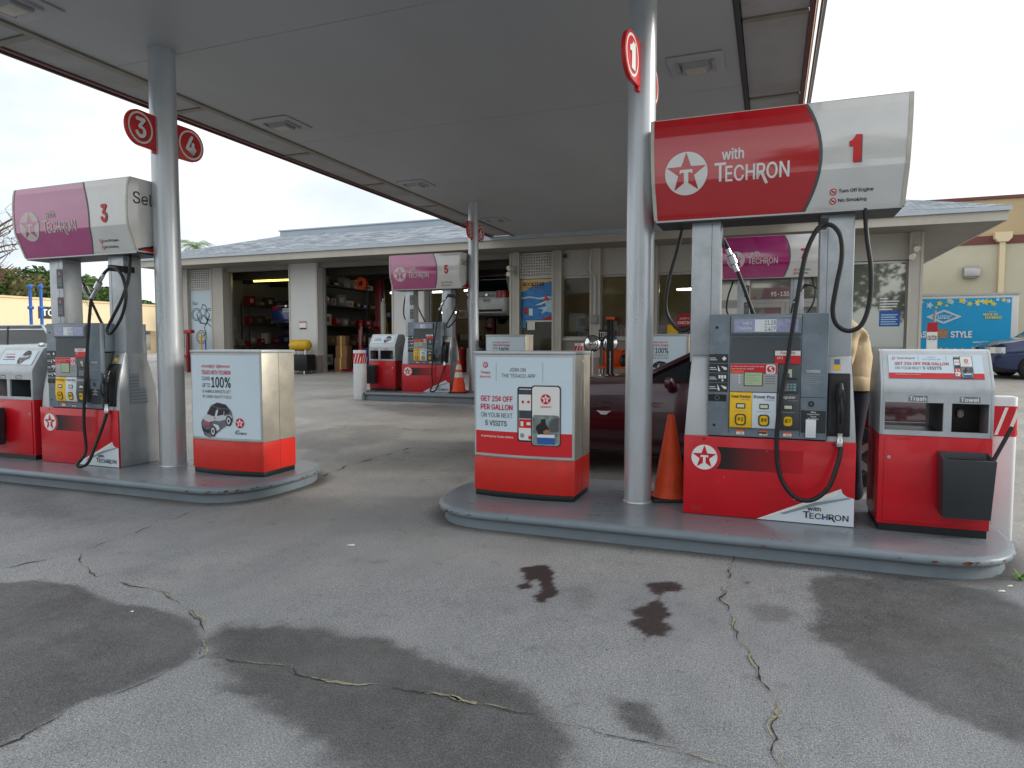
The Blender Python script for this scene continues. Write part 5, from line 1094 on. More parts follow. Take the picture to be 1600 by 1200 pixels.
sk([(-20.66, 2.62), (-20.40, 2.85), (-20.15, 2.75), (-20.02, 2.60)]); sk([(-20.66, 2.62), (-20.5, 2.3), (-20.2, 2.25), (-20.02, 2.6)], .03); sk([(-20.5, 2.3), (-20.35, 2.6), (-20.1, 2.4), (-20.3, 2.1), (-20.2, 1.9), (-20.45, 1.75)], .022); sk([(-20.4, 2.85), (-20.36, 3.0), (-20.2, 2.95), (-20.15, 2.75)], .022); sk([(-20.15, 2.3), (-19.9, 2.1), (-19.85, 1.8)], .02)
text("Bike", -20.85, 2.98, -20.58, 3.12, mb, 'sketch', bd, bold=-.01, lift=.004)
# surf poster and glass beside it
wallbox(-7.42, -6.29, 3.52, 3.59, 'wallwhite', nm='sill'); ps = box('surf_poster', 'sea', bld, -7.38, BY+.04, 2.25, -6.33, BY+.05, 3.50); mpo = lambda u, v, l: (u, BY+.0395-l, v)
decal([(-7.38, 3.50), (-6.33, 3.50), (-6.33, 3.44), (-6.9, 3.34), (-7.2, 3.18), (-7.38, 3.12)], mpo, 'sand', ps, 'print', .002)
text('ROCKSTAR', -7.31, 3.29, -6.62, 3.41, mpo, 'ink', ps, bold=.05, lift=.004); text('ENERGY DRINK', -7.24, 3.22, -6.70, 3.27, mpo, 'productred', ps, bold=.03, lift=.004)
decal([(-7.38, 2.95), (-7.1, 2.98), (-6.8, 2.93), (-6.5, 2.97), (-6.33, 2.94), (-6.33, 2.90), (-6.8, 2.88), (-7.1, 2.93), (-7.38, 2.90)], mpo, 'seafoam', ps, 'print', .002); decal([(-6.33, 2.9), (-6.33, 2.45), (-6.55, 2.5), (-6.72, 2.42), (-6.66, 2.56), (-6.85, 2.6), (-6.55, 2.66), (-6.62, 2.78)], mpo, 'seafoam', ps, 'print', .003)
decal([(-6.93, 2.70), (-6.7, 2.78), (-6.5, 2.85), (-6.55, 2.80), (-6.72, 2.71)], mpo, 'white', ps, 'print', .004); decal([(-6.66, 2.80), (-6.60, 2.93), (-6.63, 3.0), (-6.56, 3.02), (-6.53, 2.95), (-6.46, 2.90), (-6.5, 2.82), (-6.58, 2.84)], mpo, 'swim', ps, 'print', .005); decal([(-6.75, 2.25), (-6.33, 2.40), (-6.33, 2.25)], mpo, 'productred', ps, 'print', .004)
for u, v, c in ((-7.28, 2.42, 'productred'), (-7.12, 2.38, 'white')): rect(u, v, u+.12, v+.22, mpo, c, ps, 'print', .004)
def window(x0, x1, z0, z1, frame='alu', glass='shopglass'):
    w_ = bpy.data.objects.new('window', None); link(w_, bld)
    t = .05
    MB().box(x0, BY+.05, z0, x1, BY+.12, z0+t).box(x0, BY+.05, z1-t, x1, BY+.12, z1).box(x0, BY+.051, z0+t, x0+t, BY+.119, z1-t).box(x1-t, BY+.051, z0+t, x1, BY+.119, z1-t).build('frame', frame, w_)
    box('pane', glass, w_, x0+t, BY+.08, z0+t, x1-t, BY+.086, z1-t); box('sill', 'woodfascia', w_, x0-.02, BY-.06, z0-.07, x1+.02, BY+.05, z0)
    return w_
window(-7.41, -6.30, FZ+.15, 2.23)
pn = box('notice', 'paper', bld, -7.18, BY+.03, 1.93, -6.92, BY+.034, 2.18); box('notice', 'productblue', bld, -7.35, BY+.03, 2.0, -7.22, BY+.034, 2.24)
for a, b in ((-6.05, -5.10), (-4.84, -3.42), (-3.15, -1.85)):
    wallbox(a, b, 3.56, TOPZ, 'wall', BY, BY+.12, 'upper_panel'); wallbox(a, b, FZ-.1, 1.60, 'wallbase', BY, BY+.25, 'lower_wall'); window(a, b, 1.67, 3.55)
wallbox(1.5, 3.26, 3.66, TOPZ, 'wall', BY, BY+.12, 'upper_panel'); wallbox(1.5, 3.26, FZ-.1, FZ+.35, 'wallbase', BY, BY+.25, 'lower_wall'); ww = window(1.5, 3.26, FZ+.42, 3.64, glass='filmglass')
mw = lambda u, v, l: (u, BY+.08-l, v)
bs = rect(2.62, 1.95, 3.10, 2.35, mw, 'photo_blue', ww, 'notice', .004)
for k in range(5): rect(2.66, 2.0+k*.06, 3.05-.05*(k % 2), 2.025+k*.06, mw, 'seafoam', ww, 'print', .006)
for k, (t_, a) in enumerate((('Hours', .2), ('Mon-Fri 7am-6pm', .45), ('Saturday 8am-5pm', .42), ('Sunday Closed', .4), ('Thank you', .3))): rect(2.62, 2.66-k*.07, 2.62+a, 2.69-k*.07, mw, 'white', ww, 'print', .004)
# entrance
wallbox(-1.6, 1.30, 3.45, TOPZ, 'wall', BY, BY+.12, 'upper_panel')
tr = bpy.data.objects.new('transom', None); link(tr, bld); box('pane', 'doorglass', tr, -1.55, BY+.06, 2.72, 1.25, BY+.07, 3.42); mt_ = lambda u, v, l: (u, BY+.06-l, v)
MB().box(-1.6, BY+.03, 2.62, 1.30, BY+.11, 2.72).box(-1.6, BY+.03, 3.40, 1.30, BY+.11, 3.45).build('frame', 'alu', tr); text('95-130', -.05, 2.80, .42, 2.93, mt_, 'white', tr, bold=.03, lift=.004)
for k in range(3):
    a = -1.58+k*.955; d = bpy.data.objects.new('glass_door', None); link(d, bld)
    MB().box(a, BY+.04, FZ, a+.10, BY+.09, 2.615).box(a+.845, BY+.04, FZ, a+.945, BY+.09, 2.615).box(a+.10, BY+.041, 2.50, a+.845, BY+.089, 2.615).box(a+.10, BY+.041, FZ, a+.845, BY+.089, FZ+.25).build('frame', 'alu', d); box('pane', 'doorglass', d, a+.10, BY+.06, FZ+.25, a+.845, BY+.068, 2.50); MB().tube([(a+.80, BY+.02, 1.3), (a+.80, BY-.03, 1.34), (a+.80, BY-.03, 1.66), (a+.80, BY+.02, 1.7)], .014, 8).build('handle', 'chrome', d, smooth=True)
# roof: eaves, soffit, hips, shingles, raised monitor
EL, ER, EB, RY = -22.1, 5.0, 29.5, 23.0
box('soffit', 'soffitwood', bld, EL+.05, BF+.05, TOPZ, ER-.05, EB-.05, TOPZ+.05)
box('fascia', 'woodfascia', bld, EL, BF-.002, 4.33, ER, BF+.048, 4.545); box('gutter', 'gutter', bld, EL-.05, BF-.08, 4.55, ER+.05, BF+.045, 4.65)
box('fascia', 'woodfascia', bld, EL-.002, BF+.05, 4.33, EL+.046, EB, 4.545); box('fascia', 'woodfascia', bld, ER-.046, BF+.05, 4.33, ER+.002, EB, 4.545)
box('gutter', 'gutter', bld, EL-.05, BF+.05, 4.55, EL+.03, EB, 4.65); box('gutter', 'gutter', bld, ER-.03, BF+.05, 4.55, ER+.05, EB, 4.65)
def shingle():
    m = bpy.data.materials.new('shingle'); m.use_nodes = True; t = m.node_tree; b = t.nodes['Principled BSDF']; MATS['shingle'] = m
    c = t.nodes.new('ShaderNodeTexCoord'); mp = t.nodes.new('ShaderNodeMapping'); mp.inputs['Rotation'].default_value = (0, 0, 0); t.links.new(c.outputs['Object'], mp.inputs['Vector'])
    br = t.nodes.new('ShaderNodeTexBrick'); br.inputs['Scale'].default_value = 1; br.inputs['Brick Width'].default_value = .32; br.inputs['Row Height'].default_value = .15; br.inputs['Mortar Size'].default_value = .008
    br.inputs['Color1'].default_value = (*lin('#77818b'), 1); br.inputs['Color2'].default_value = (*lin('#a6acb3'), 1); br.inputs['Mortar'].default_value = (*lin('#565e68'), 1); br.inputs['Bias'].default_value = .0
    t.links.new(mp.outputs['Vector'], br.inputs['Vector'])
    n = t.nodes.new('ShaderNodeTexNoise'); n.inputs['Scale'].default_value = 1.7; n.inputs['Detail'].default_value = 8; t.links.new(c.outputs['Object'], n.inputs['Vector']); x = t.nodes.new('ShaderNodeMix'); x.data_type = 'RGBA'; x.blend_type = 'OVERLAY'; x.inputs['Factor'].default_value = .5
    t.links.new(br.outputs['Color'], x.inputs['A']); t.links.new(n.outputs['Fac'], x.inputs['B']); t.links.new(x.outputs['Result'], b.inputs['Base Color']); b.inputs['Roughness'].default_value = .9; b.inputs['Specular IOR Level'].default_value = .15
    bp = t.nodes.new('ShaderNodeBump'); bp.inputs['Strength'].default_value = .6; bp.inputs['Distance'].default_value = .02; t.links.new(br.outputs['Fac'], bp.inputs['Height']); bp.invert = True; t.links.new(bp.outputs['Normal'], b.inputs['Normal'])
shingle()
ex0, ex1, ey0, ey1 = EL-.04, ER+.04, BF-.07, EB+.04; hx0, hx1, hy0, hy1 = -19.2, 2.0, RY, EB-4.2; rz_ = 5.95
m = MB(); m.add([(ex0, ey0, 4.655), (ex1, ey0, 4.655), (ex1, ey1, 4.655), (ex0, ey1, 4.655), (hx0, hy0, rz_), (hx1, hy0, rz_), (hx1, hy1, rz_), (hx0, hy1, rz_)], [(0, 1, 5, 4), (1, 2, 6, 5), (2, 3, 7, 6), (3, 0, 4, 7), (4, 5, 6, 7)]); m.build('roof', 'shingle', bld)
mo = box('roof_monitor', 'parapet', bld, hx0+.02, RY+.05, rz_+.004, hx1-.02, hy1-.05, rz_+.20); box('monitor_cap', 'gutter', mo, hx0-.03, RY, rz_+.202, hx1+.03, hy1, rz_+.245)
# inside
box('interior_floor', 'intfloor', bld, XL, BY+.31, FZ-.02, XR, 28.9, FZ+.006); box('back_wall', 'intwall', bld, XL, 29, FZ-.1, XR, 29.2, TOPZ); box('end_wall', 'wall', bld, XL, BY+.33, FZ-.1, XL+.2, 29, TOPZ); box('end_wall', 'wall', bld, XR-.2, BY+.33, FZ-.1, XR, 29, TOPZ)
box('partition', 'intwall', bld, -7.60, BY+.33, FZ, -7.46, 29, TOPZ-.002); box('ceiling', 'interior', bld, XL+.2, BY+.33, TOPZ-.06, XR-.2, 29, TOPZ-.004)
for k in range(5): box('ceiling_beam', 'interior', bld, XL+.3, BY+1.2+k*1.6, 4.02, -7.7, BY+1.36+k*1.6, 4.27)
box('shop_back_wall', 'intwall', bld, -7.4, 24.6, FZ, 3.3, 24.7, TOPZ-.07)
# surface fittings
for (x, y, z) in ((-7.56, BY-.16, 3.9), (-7.56, BY-.17, 3.72), (3.4, BY-.16, 3.95), (3.3, BY-.17, 3.75)):
    cmr = thing('security_camera', {-7.56: 'small white security camera on the pillar by the surf poster', 3.4: 'silver security camera under the eave by the corner pillar', 3.3: 'lower bullet camera under the eave by the corner pillar'}[x], 'camera', (x, y, z), group='security cameras')
    MB().tube([(0, .02, 0), (-.02, -.12, -.03), (-.06, -.30, -.08)], lambda t: .035 if t < .3 else .075, 12, 0).build('body', 'conewhite', cmr, smooth=True, angle=40); MB().lathe([(0, 0), (.06, 0), (.06, .02), (0, .02)], 12, (0, .0, 0), 'y').build('mount', 'alu', cmr, smooth=True)
vt = thing('eave_speaker', 'round grey speaker on the panel above the shop windows', 'speaker', (-5.93, BY-.01, 4.16)); MB().lathe([(0, -.03), (.085, -.03), (.09, -.01), (.09, 0)], 20, (0, 0, 0), 'y').build('cover', 'greybox', vt, smooth=True, angle=30); MB().lathe([(0, -.034), (.06, -.034)], 20, (0, 0, 0), 'y').build('grille', 'darktrim', vt)
cd = thing('conduit_box', 'grey electrical box with conduit beside the shop windows', 'electrical box', (-4.97, BY-.13, 2.2)); MB().box(-.10, -.10, -.10, .10, 0, .16).build('box', 'greybox', cd, bevel=.01); MB().tube([(0, -.03, .15), (0, -.03, 1.2), (-.14, -.03, 1.5), (-.14, -.03, 1.9)], .02, 8).build('pipe', 'wallwhite', cd, smooth=True)
sg = thing('caution_notice', 'small red headed notice on the white pillar between the bays', 'sign', (-15.6, BY-.145, 2.15)); box('plate', 'white', sg, -.14, -.004, -.13, .14, 0, .15); box('red_header', 'productred', sg, -.14, -.007, .09, .14, -.005, .15); box('black_footer', 'ink', sg, -.14, -.007, -.13, .14, -.005, -.085)
text('NOTICE', -.10, .10, .10, .14, lambda u, v, l: (u, -.0075-l, v), 'white', sg, bold=.02)
# ------------------------------------------------------------------ things in the garage and shop
def single(name, label, cat, mb, mat, group=None, **k): return tag(mb.build(name, mat, None, **k), label, cat, group)
def lift_post(x, y, label):
    o = thing('lift_post', label, 'car lift', (x, y, FZ+.006), group='red car lift posts'); MB().box(-.14, -.12, 0, .14, .12, 3.45).build('column', 'liftred', o, bevel=.02); box('base_plate', 'liftred', o, -.3, -.25, 0, .3, .25, .03); MB().box(-.17, -.2, 1.5, .17, -.124, 1.9).build('carriage', 'liftred', o, bevel=.01); MB().box(-.05, -.75, 1.58, .05, -.2, 1.68).build('arm', 'liftred', o, bevel=.01)
lift_post(-14.0, 22.4, 'dark red lift post standing inside the middle bay, left of its pair'); lift_post(-12.55, 22.4, 'dark red lift post near the white pillar behind pump 5'); lift_post(-10.45, 25.0, 'dark red lift post beside the raised white hatchback'); lift_post(-19.05, 24.5, 'dark red lift post behind the raised blue car')
for k, (x, y, z, ln, ax, mt, lb) in enumerate(((-18.3, 21.6, 3.98, 2.0, 'x', 'tubeyellow', 'long yellow glowing tube lamp above the raised blue car'), (-14.5, 24.5, 3.6, .6, 'x', 'lampwhite', 'short lit lamp hanging in the middle bay'), (-13.5, 26.5, 3.75, .9, 'x', 'lampwhite', 'lit lamp deep in the middle bay by a lift post'), (-12.2, 26.8, 3.8, .6, 'x', 'lampwhite', 'lit lamp deep behind the pump 5 sign'), (-13.6, 27.5, 2.9, .7, 'x', 'lampwhite', 'low lit lamp at the back of the middle bay'), (-8.4, 23.6, 4.0, 1.7, 'x', 'lampwhite', 'lit tube above the raised white hatchback'), (-10.6, 25, 3.5, .4, 'x', 'lampwhite', 'small lit lamp left of the white hatchback'), (-6.5, 22.6, 4.05, .5, 'y', 'tube', 'lit lamp glimpsed through the vent above the surf poster'), (-2.5, 22.5, 3.25, .8, 'x', 'tube', 'lit lamp behind the shop window by the pump 1 hose'), (-15.5, 27, 3.3, .5, 'y', 'lampwhite', 'dim lamp at the back of the first bay'), (-5.2, 22.6, 4.05, 1.2, 'x', 'tube', 'lit tube lamp over the shop counter'), (-.6, 22.6, 4.05, 1.2, 'x', 'tube', 'lit tube lamp inside the shop entrance'))):
    o = thing('ceiling_lamp', lb, 'lamp', (x, y, z), group='lit lamps inside the garage'); a = ln/2
    if ax == 'x': MB().tube([(-a, 0, 0), (a, 0, 0)], .03, 8, 0).build('tube', mt, o, smooth=True); box('housing', 'greybox', o, -a-.05, -.06, .035, a+.05, .06, .09); box('hanger', 'darktrim', o, -.008, -.008, .09, .008, .008, TOPZ-.07-z)
    else: MB().tube([(0, -a, 0), (0, a, 0)], .03, 8, 0).build('tube', mt, o, smooth=True); box('housing', 'greybox', o, -.06, -a-.05, .035, .06, a+.05, .09); box('hanger', 'darktrim', o, -.008, -.008, .09, .008, .008, TOPZ-.07-z)
def shelf(x, y, w_, h, where, seed, levels=4, rz=0):
    o = thing('storage_shelf', 'dark steel shelf '+where, 'shelf', (x, y, FZ+.006), rz, group='storage shelves in the garage')
    for sx in (-1, 1):
        for sy in (-.2, .2): box('upright', 'shelf', o, sx*w_/2-.02, sy-.02, 0, sx*w_/2+.02, sy+.02, h)
    rnd = random.Random(seed); c_, s_ = math.cos(rz), math.sin(rz)
    for k in range(levels):
        z = .2+k*(h-.3)/max(1, levels-1); box('board', 'shelf', o, -w_/2+.021, -.22, z, w_/2-.021, .22, z+.03)
        x_ = -w_/2+.08
        while x_ < w_/2-.45:
            bw, bh = rnd.uniform(.18, .6), rnd.uniform(.10, .46); mt, cn = rnd.choice([('cardboard', 'brown'), ('cardboard', 'brown'), ('greybox', 'grey'), ('shelf', 'dark'), ('shelf', 'dark'), ('bluebox', 'blue'), ('toolred', 'red'), ('conewhite', 'white')])
            cx_ = x_+bw/2; b = thing('parts_box', cn+' parts box on the shelf '+where, 'box', (x+cx_*c_, y+cx_*s_, FZ+z+.0365), rz+rnd.uniform(-.1, .1), 'boxes on the garage shelves')
            MB().box(-bw/2, -.16, 0, bw/2, .12, bh).build('carton', mt, b, bevel=.008); box('label_panel', rnd.choice(['greybox', 'cardboard', 'conewhite']), b, -bw*.3, -.163, bh*.3, bw*.2, -.1605, bh*.75); x_ += bw+rnd.uniform(.05, .25)
shelf(-20.6, 24.2, 3.4, 2.7, 'along the end wall behind the motorcycle board', 1, 4, R(90)); shelf(-16.6, 27.2, 2.6, 2.2, 'at the back of the middle bay', 2, 3); shelf(-12.9, 27.6, 2.2, 2.2, 'behind the sign of the pump before the bays', 3, 3); shelf(-9.6, 27.9, 2.0, 1.7, 'under the raised white hatchback', 4, 3)
shelf(-15.75, 22.9, 3.8, 3.3, 'dividing the first bay from the middle bay', 6, 5, R(90)); MB().box(-16.06, 21.0, FZ+.006, -16.03, 24.8, FZ+3.3).build('divider_panel', 'shelf', bld)
def drum(x, y, z, mt, lb, r_=.29, h=.88):
    o = thing('oil_drum', lb, 'drum', (x, y, FZ+.006+z)); MB().lathe([(0, 0), (r_, 0), (r_, h*.32), (r_+.012, h*.335), (r_, h*.35), (r_, h*.65), (r_+.012, h*.665), (r_, h*.68), (r_, h), (r_-.03, h-.01), (0, h-.01)], 22).build('shell', mt, o, smooth=True, angle=35); MB().lathe([(0, h-.009), (.035, h-.009), (.035, h+.015), (0, h+.015)], 10, (.15, 0, 0)).build('bung', 'chrome', o)
drum(-14.2, 22.0, 0, 'bluebox', 'blue oil drum behind the engine hoist'); drum(-11.75, 21.6, 0, 'shelf', 'dark oil drum beside the white pillar behind the pump sign'); drum(-10.2, 21.3, 0, 'toolred', 'red oil drum at the foot of the bay with the white hatchback'); drum(-9.45, 21.1, 0, 'greybox', 'grey oil drum under the white hatchback')
for s_, (x, y, n, lb) in enumerate(((-12.95, 22.3, 4, 'in the stack behind the low red tool chest'), (-8.05, 21.2, 3, 'in the stack by the surf poster pillar'), (-18.9, 20.9, 3, 'in the stack at the front of the first bay'))):
    for k in range(n): tag(MB().lathe([(.20, .02), (.30, 0), (.335, .04), (.335, .18), (.30, .22), (.20, .20), (.19, .11), (.20, .02)], 24, (x+.02*math.sin(k*3), y, FZ+.007+.222*k)).build('spare_tyre', 'tyre', None, smooth=True, angle=45), 'black tyre '+lb, 'tyre', 'spare tyres stacked in the bays')
ld = thing('step_ladder', 'yellow step ladder leaning at the back of the middle bay', 'ladder', (-15.0, 24.2, FZ+.006), R(60))
for sx in (-.22, .22): MB().tube([(sx, -.35, 0), (sx*.8, .1, 2.3)], .025, 6, 0).build('rail', 'yellowtank', ld)
for k in range(7): t = (k+1)/8; MB().box(-.2, -.35+.45*t-.04, 2.3*t-.012, .2, -.35+.45*t+.04, 2.3*t+.012).build('step', 'yellowtank', ld)
for k, (x, y, lb) in enumerate(((-14.4, 21.8, 'orange hose reel hanging in the middle bay'), (-10.0, 22.2, 'hose reel hanging beside the white hatchback'))):
    hr = thing('hose_reel', lb, 'hose reel', (x, y, 3.75)); MB().lathe([(.10, -.07), (.24, -.07), (.24, -.05), (.12, -.05), (.12, .05), (.24, .05), (.24, .07), (.10, .07)], 20, (0, 0, 0), 'y').build('drum', 'orange' if k == 0 else 'bluebox', hr, smooth=True, angle=30); MB().tube([(.2, 0, 0), (.22, .02, -.7), (.18, 0, -1.4)], .018, 8).build('hose', 'rubber', hr, smooth=True); box('hanger', 'shelf', hr, -.03, -.03, .2, .03, .03, .5)
wb = thing('workbench', 'cluttered workbench along the end wall of the first bay', 'workbench', (-20.55, 21.9, FZ+.006), R(90)); MB().box(-.8, -.35, .86, .8, .35, .92).build('top', 'cardboard', wb, bevel=.01)
for sx in (-.72, .72):
    for sy in (-.28, .28): box('leg', 'shelf', wb, sx-.04, sy-.04, 0, sx+.04, sy+.04, .858)
for k, (dx, w_, h, mt, lb) in enumerate(((-.5, .5, .55, 'conewhite', 'white panel leaning on the end wall workbench'), (.15, .35, .3, 'greybox', 'grey machine on the end wall workbench'), (.55, .3, .22, 'toolred', 'red tool box on the end wall workbench'))):
    b = thing('bench_item', lb, 'equipment', (-20.5, 21.9+dx, FZ+.006+.922), R(90)); MB().prism_x([(-.16, 0), (.12, 0), (.12, h), (-.05, h)], -w_/2, w_/2).build('case', mt, b, bevel=.01); box('base_strip', 'ink', b, -w_/2-.004, -.17, 0.002, w_/2+.004, .125, .03)
for k, (dx, dz, w_) in enumerate(((.0, 2.0, .75), (1.2, 2.0, .5))): tag(MB().box(-21.03, 20.75+dx, FZ+dz-.4, -21.01, 20.75+dx+w_, FZ+dz+.15).build('wall_chart', 'conewhite', None, bevel=.004), ('wide pale chart hanging on the garage end wall', 'narrow pale chart hanging on the garage end wall')[k], 'chart', 'wall charts')
def chest(x, y, w_, h, mt, label, n=6):
    o = thing('tool_chest', label, 'tool chest', (x, y, FZ+.006)); MB().box(-w_/2, -.25, .10, w_/2, .25, h).build('body', mt, o, bevel=.012)
    for k in range(n):
        z = .14+k*(h-.2)/n; d = box('drawer', mt, o, -w_/2+.02, -.262, z, w_/2-.02, -.252, z+(h-.2)/n-.015, bevel=.003); box('handle', 'chrome', d, -w_/2+.06, -.275, z+.03, w_/2-.06, -.2625, z+.045)
    for sx in (-1, 1):
        for sy in (-1, 1): MB().lathe([(0, -.02), (.05, -.02), (.05, .02), (0, .02)], 12, (sx*(w_/2-.08), sy*.18, .05), 'x').build('caster', 'tyre', o, smooth=True, angle=40)
chest(-13.35, 21.4, .75, 1.25, 'greybox', 'grey tool chest with bright drawer handles in the middle bay', 8); chest(-12.7, 21.2, .9, .75, 'toolred', 'low red tool chest at the front of the middle bay', 4); chest(-8.6, 21.6, .9, 1.35, 'shelf', 'dark tool chest with bright drawers under the white hatchback', 7)
def jack(x, y, label):
    o = thing('engine_hoist', label, 'hoist', (x, y, FZ+.006)); MB().box(-.06, -.06, 0, .06, .06, 1.6).build('mast', 'toolred', o, bevel=.01); MB().tube([(0, -.02, 1.55), (.3, -.4, 1.8), (.5, -.75, 1.7)], .05, 8, 0).build('boom', 'toolred', o); MB().tube([(.04, -.08, 1.0), (.25, -.32, 1.66)], .035, 8, 0).build('ram', 'chrome', o)
    for s in (-1, 1): MB().box(s*.25-.04, -.9, .05, s*.25+.04, .15, .13).build('leg', 'toolred', o, bevel=.01)
    MB().box(-.3, .02, .05, .3, .12, .13).build('crossbar', 'toolred', o)
jack(-13.95, 21.0, 'red engine hoist standing at the edge of the middle bay')
o = thing('tall_canister', 'tall white canister above the tool chest in the middle bay', 'canister', (-13.55, 21.9, FZ+.006)); MB().lathe([(0, 0), (.10, 0), (.10, 2.5), (.06, 2.6), (0, 2.62)], 18).build('body', 'conewhite', o, smooth=True, angle=40); MB().lathe([(0, 2.62), (.03, 2.62), (.03, 2.7), (0, 2.7)], 12).build('cap', 'chrome', o, smooth=True)
for k, (x, y, z, s, mt, lb) in enumerate(((-14.65, 20.9, 0, .5, 'cardboard', 'lowest brown carton stacked at the middle bay edge'), (-14.62, 20.9, .5, .46, 'cardboard', 'brown carton second in the stack at the middle bay edge'), (-14.66, 20.92, .96, .36, 'cardboard', 'top brown carton of the stack at the middle bay edge'), (-12.35, 20.9, .0, .62, 'greybox', 'grey crate at the foot of the pile beside the red tool chest'), (-12.3, 20.95, .62, .5, 'conewhite', 'white carton on the pile beside the red tool chest'), (-12.45, 21.2, 1.12, .42, 'greybox', 'grey carton on top of the pile beside the red tool chest'), (-11.95, 20.85, 0, .55, 'shelf', 'dark crate nearest the white pillar behind pump 5'))):
    b = thing('stacked_carton', lb, 'box', (x, y, FZ+.006+z), random.uniform(-.1, .1)); MB().box(-s*.5, -s*.4, 0, s*.5, s*.4, s-.002).build('body', mt, b, bevel=.008); box('tape', 'sand', b, -.03, -s*.4-.002, 0.01, .03, s*.4+.002, s+.0005) if mt == 'cardboard' else box('lid', mt, b, -s*.52, -s*.42, s*.86, s*.52, s*.42, s*.995)
o = thing('compressor_tank', 'yellow compressor tank on a black stand before the white pillar', 'tank', (-15.4, 19.45, gz(19.45))); MB().lathe([(0, -.42), (.12, -.40), (.19, -.33), (.20, 0), (.19, .33), (.12, .40), (0, .42)], 22, (0, 0, 1.0), 'x').build('tank', 'yellowtank', o, smooth=True, angle=60)
for sx in (-1, 1): MB().tube([(sx*.3, -.2, 0), (sx*.3, -.12, .84)], .02, 8, 0).build('leg', 'chrome', o); MB().tube([(sx*.3, .2, 0), (sx*.3, .12, .84)], .02, 8, 0).build('leg', 'chrome', o)
MB().box(-.45, -.25, .12, .45, .25, .68).build('cabinet', 'black', o, bevel=.02)
o = thing('red_press', 'red steel shop press before the motorcycle panel', 'press', (-20.6, 19.2, gz(19.2))); 
for s in (-1, 1): MB().box(s*.3-.05, -.06, 0, s*.3+.05, .06, 1.45).build('upright', 'liftred' if s > 0 else 'toolred', o, bevel=.008)
MB().box(-.42, -.09, 1.45, .55, .09, 1.58).build('beam', 'toolred', o, bevel=.01); MB().tube([(.1, 0, 1.45), (.1, 0, .9)], .035, 10, 0).build('ram', 'chrome', o); MB().box(-.36, -.12, .55, .36, .12, .66).build('bed', 'toolred', o, bevel=.01); MB().box(-.42, -.2, 0, -.14, .2, 1.4).build('cabinet', 'toolred', o, bevel=.01)
o = thing('wrench_stand', 'brass coloured floor jack handle stand beside the red press', 'stand', (-19.75, 19.3, gz(19.3))); MB().tube([(0, 0, 0), (0, 0, 1.5)], .03, 8, 0).build('pole', 'yellowtank', o); MB().tube([(-.15, 0, 1.3), (.15, 0, 1.3)], .02, 8, 0).build('crossbar', 'yellowtank', o); MB().tube([(.2, 0, 0), (.2, 0, 1.2)], .025, 8, 0).build('side_rod', 'bluepost', o); box('base', 'black', o, -.25, -.2, 0, .3, .2, .05)
# shop window goods
rnd = random.Random(5)
o = thing('shop_counter', 'low display counter behind the shop windows', 'counter', (-4.0, 21.0, FZ+.006)); box('body', 'wallbase', o, -2.0, -.3, 0, 2.0, .3, 1.05); box('top', 'alu', o, -2.05, -.33, 1.052, 2.05, .33, 1.09)
zt = FZ+.006+1.092
for x, w_, h, mt, lb in ((-5.55, .42, .40, 'productblue', 'blue and white appliance box in the first shop window'), (-5.05, .22, .62, 'productblue', 'blue column display in the first shop window'), (-4.6, .35, .75, 'productred', 'red goods behind the second shop window'), (-4.1, .4, .5, 'orange', 'orange goods behind the second shop window'), (-3.6, .4, .7, 'teal', 'pale shelf display behind the second shop window'), (-3.0, .5, .5, 'conewhite', 'white cartons behind the third shop window'), (-2.3, .4, .45, 'yellowtank', 'yellow labelled goods behind the third shop window')):
    b = thing('shop_goods', lb, 'goods', (x, 20.85, zt), group='goods in the shop windows'); MB().box(-w_/2, -.12, 0, w_/2, .12, h).build('carton', mt, b, bevel=.01); box('label_panel', 'conewhite', b, -w_/2*.8, -.124, h*.45, w_/2*.8, -.121, h*.85)
o = thing('water_cooler_box', 'white framed box on the appliance box in the first shop window', 'goods', (-5.6, 20.85, zt+.402)); MB().box(-.2, -.1, 0, .2, .1, .42).build('box', 'conewhite', o, bevel=.01); box('dark_front', 'ink', o, -.10, -.104, .1, .10, -.101, .34)
o = thing('safety_sign', 'red octagon safety inspection sign in the shop window', 'sign', (-2.36, BY+.06, 2.12)); MB().prism_y(circ(0, 0, .27, n=8, a0=R(22.5)), -.01, 0).build('plate', 'productred', o); 
ms_ = lambda u, v, l: (u, -.011-l, v); text('SAFETY', -.14, .08, .14, .13, ms_, 'white', o, bold=.02); text('CHECKS', -.20, -.06, .20, .03, ms_, 'white', o, bold=.04); decal([(-.2, -.12), (.2, -.12), (.11, -.24), (-.11, -.24)], ms_, 'ink', o, 'print', .002)
for k, (x, z, w_, mt) in enumerate(((-2.85, 1.75, .3, 'yellow'), (-2.15, 1.72, .25, 'poster'))): tag(box('window_notice', mt, None, x, BY+.06, z, x+w_, BY+.066, z+.3), ('yellow notice taped inside the shop window', 'white notice taped inside the shop window')[k], 'notice', 'window notices')
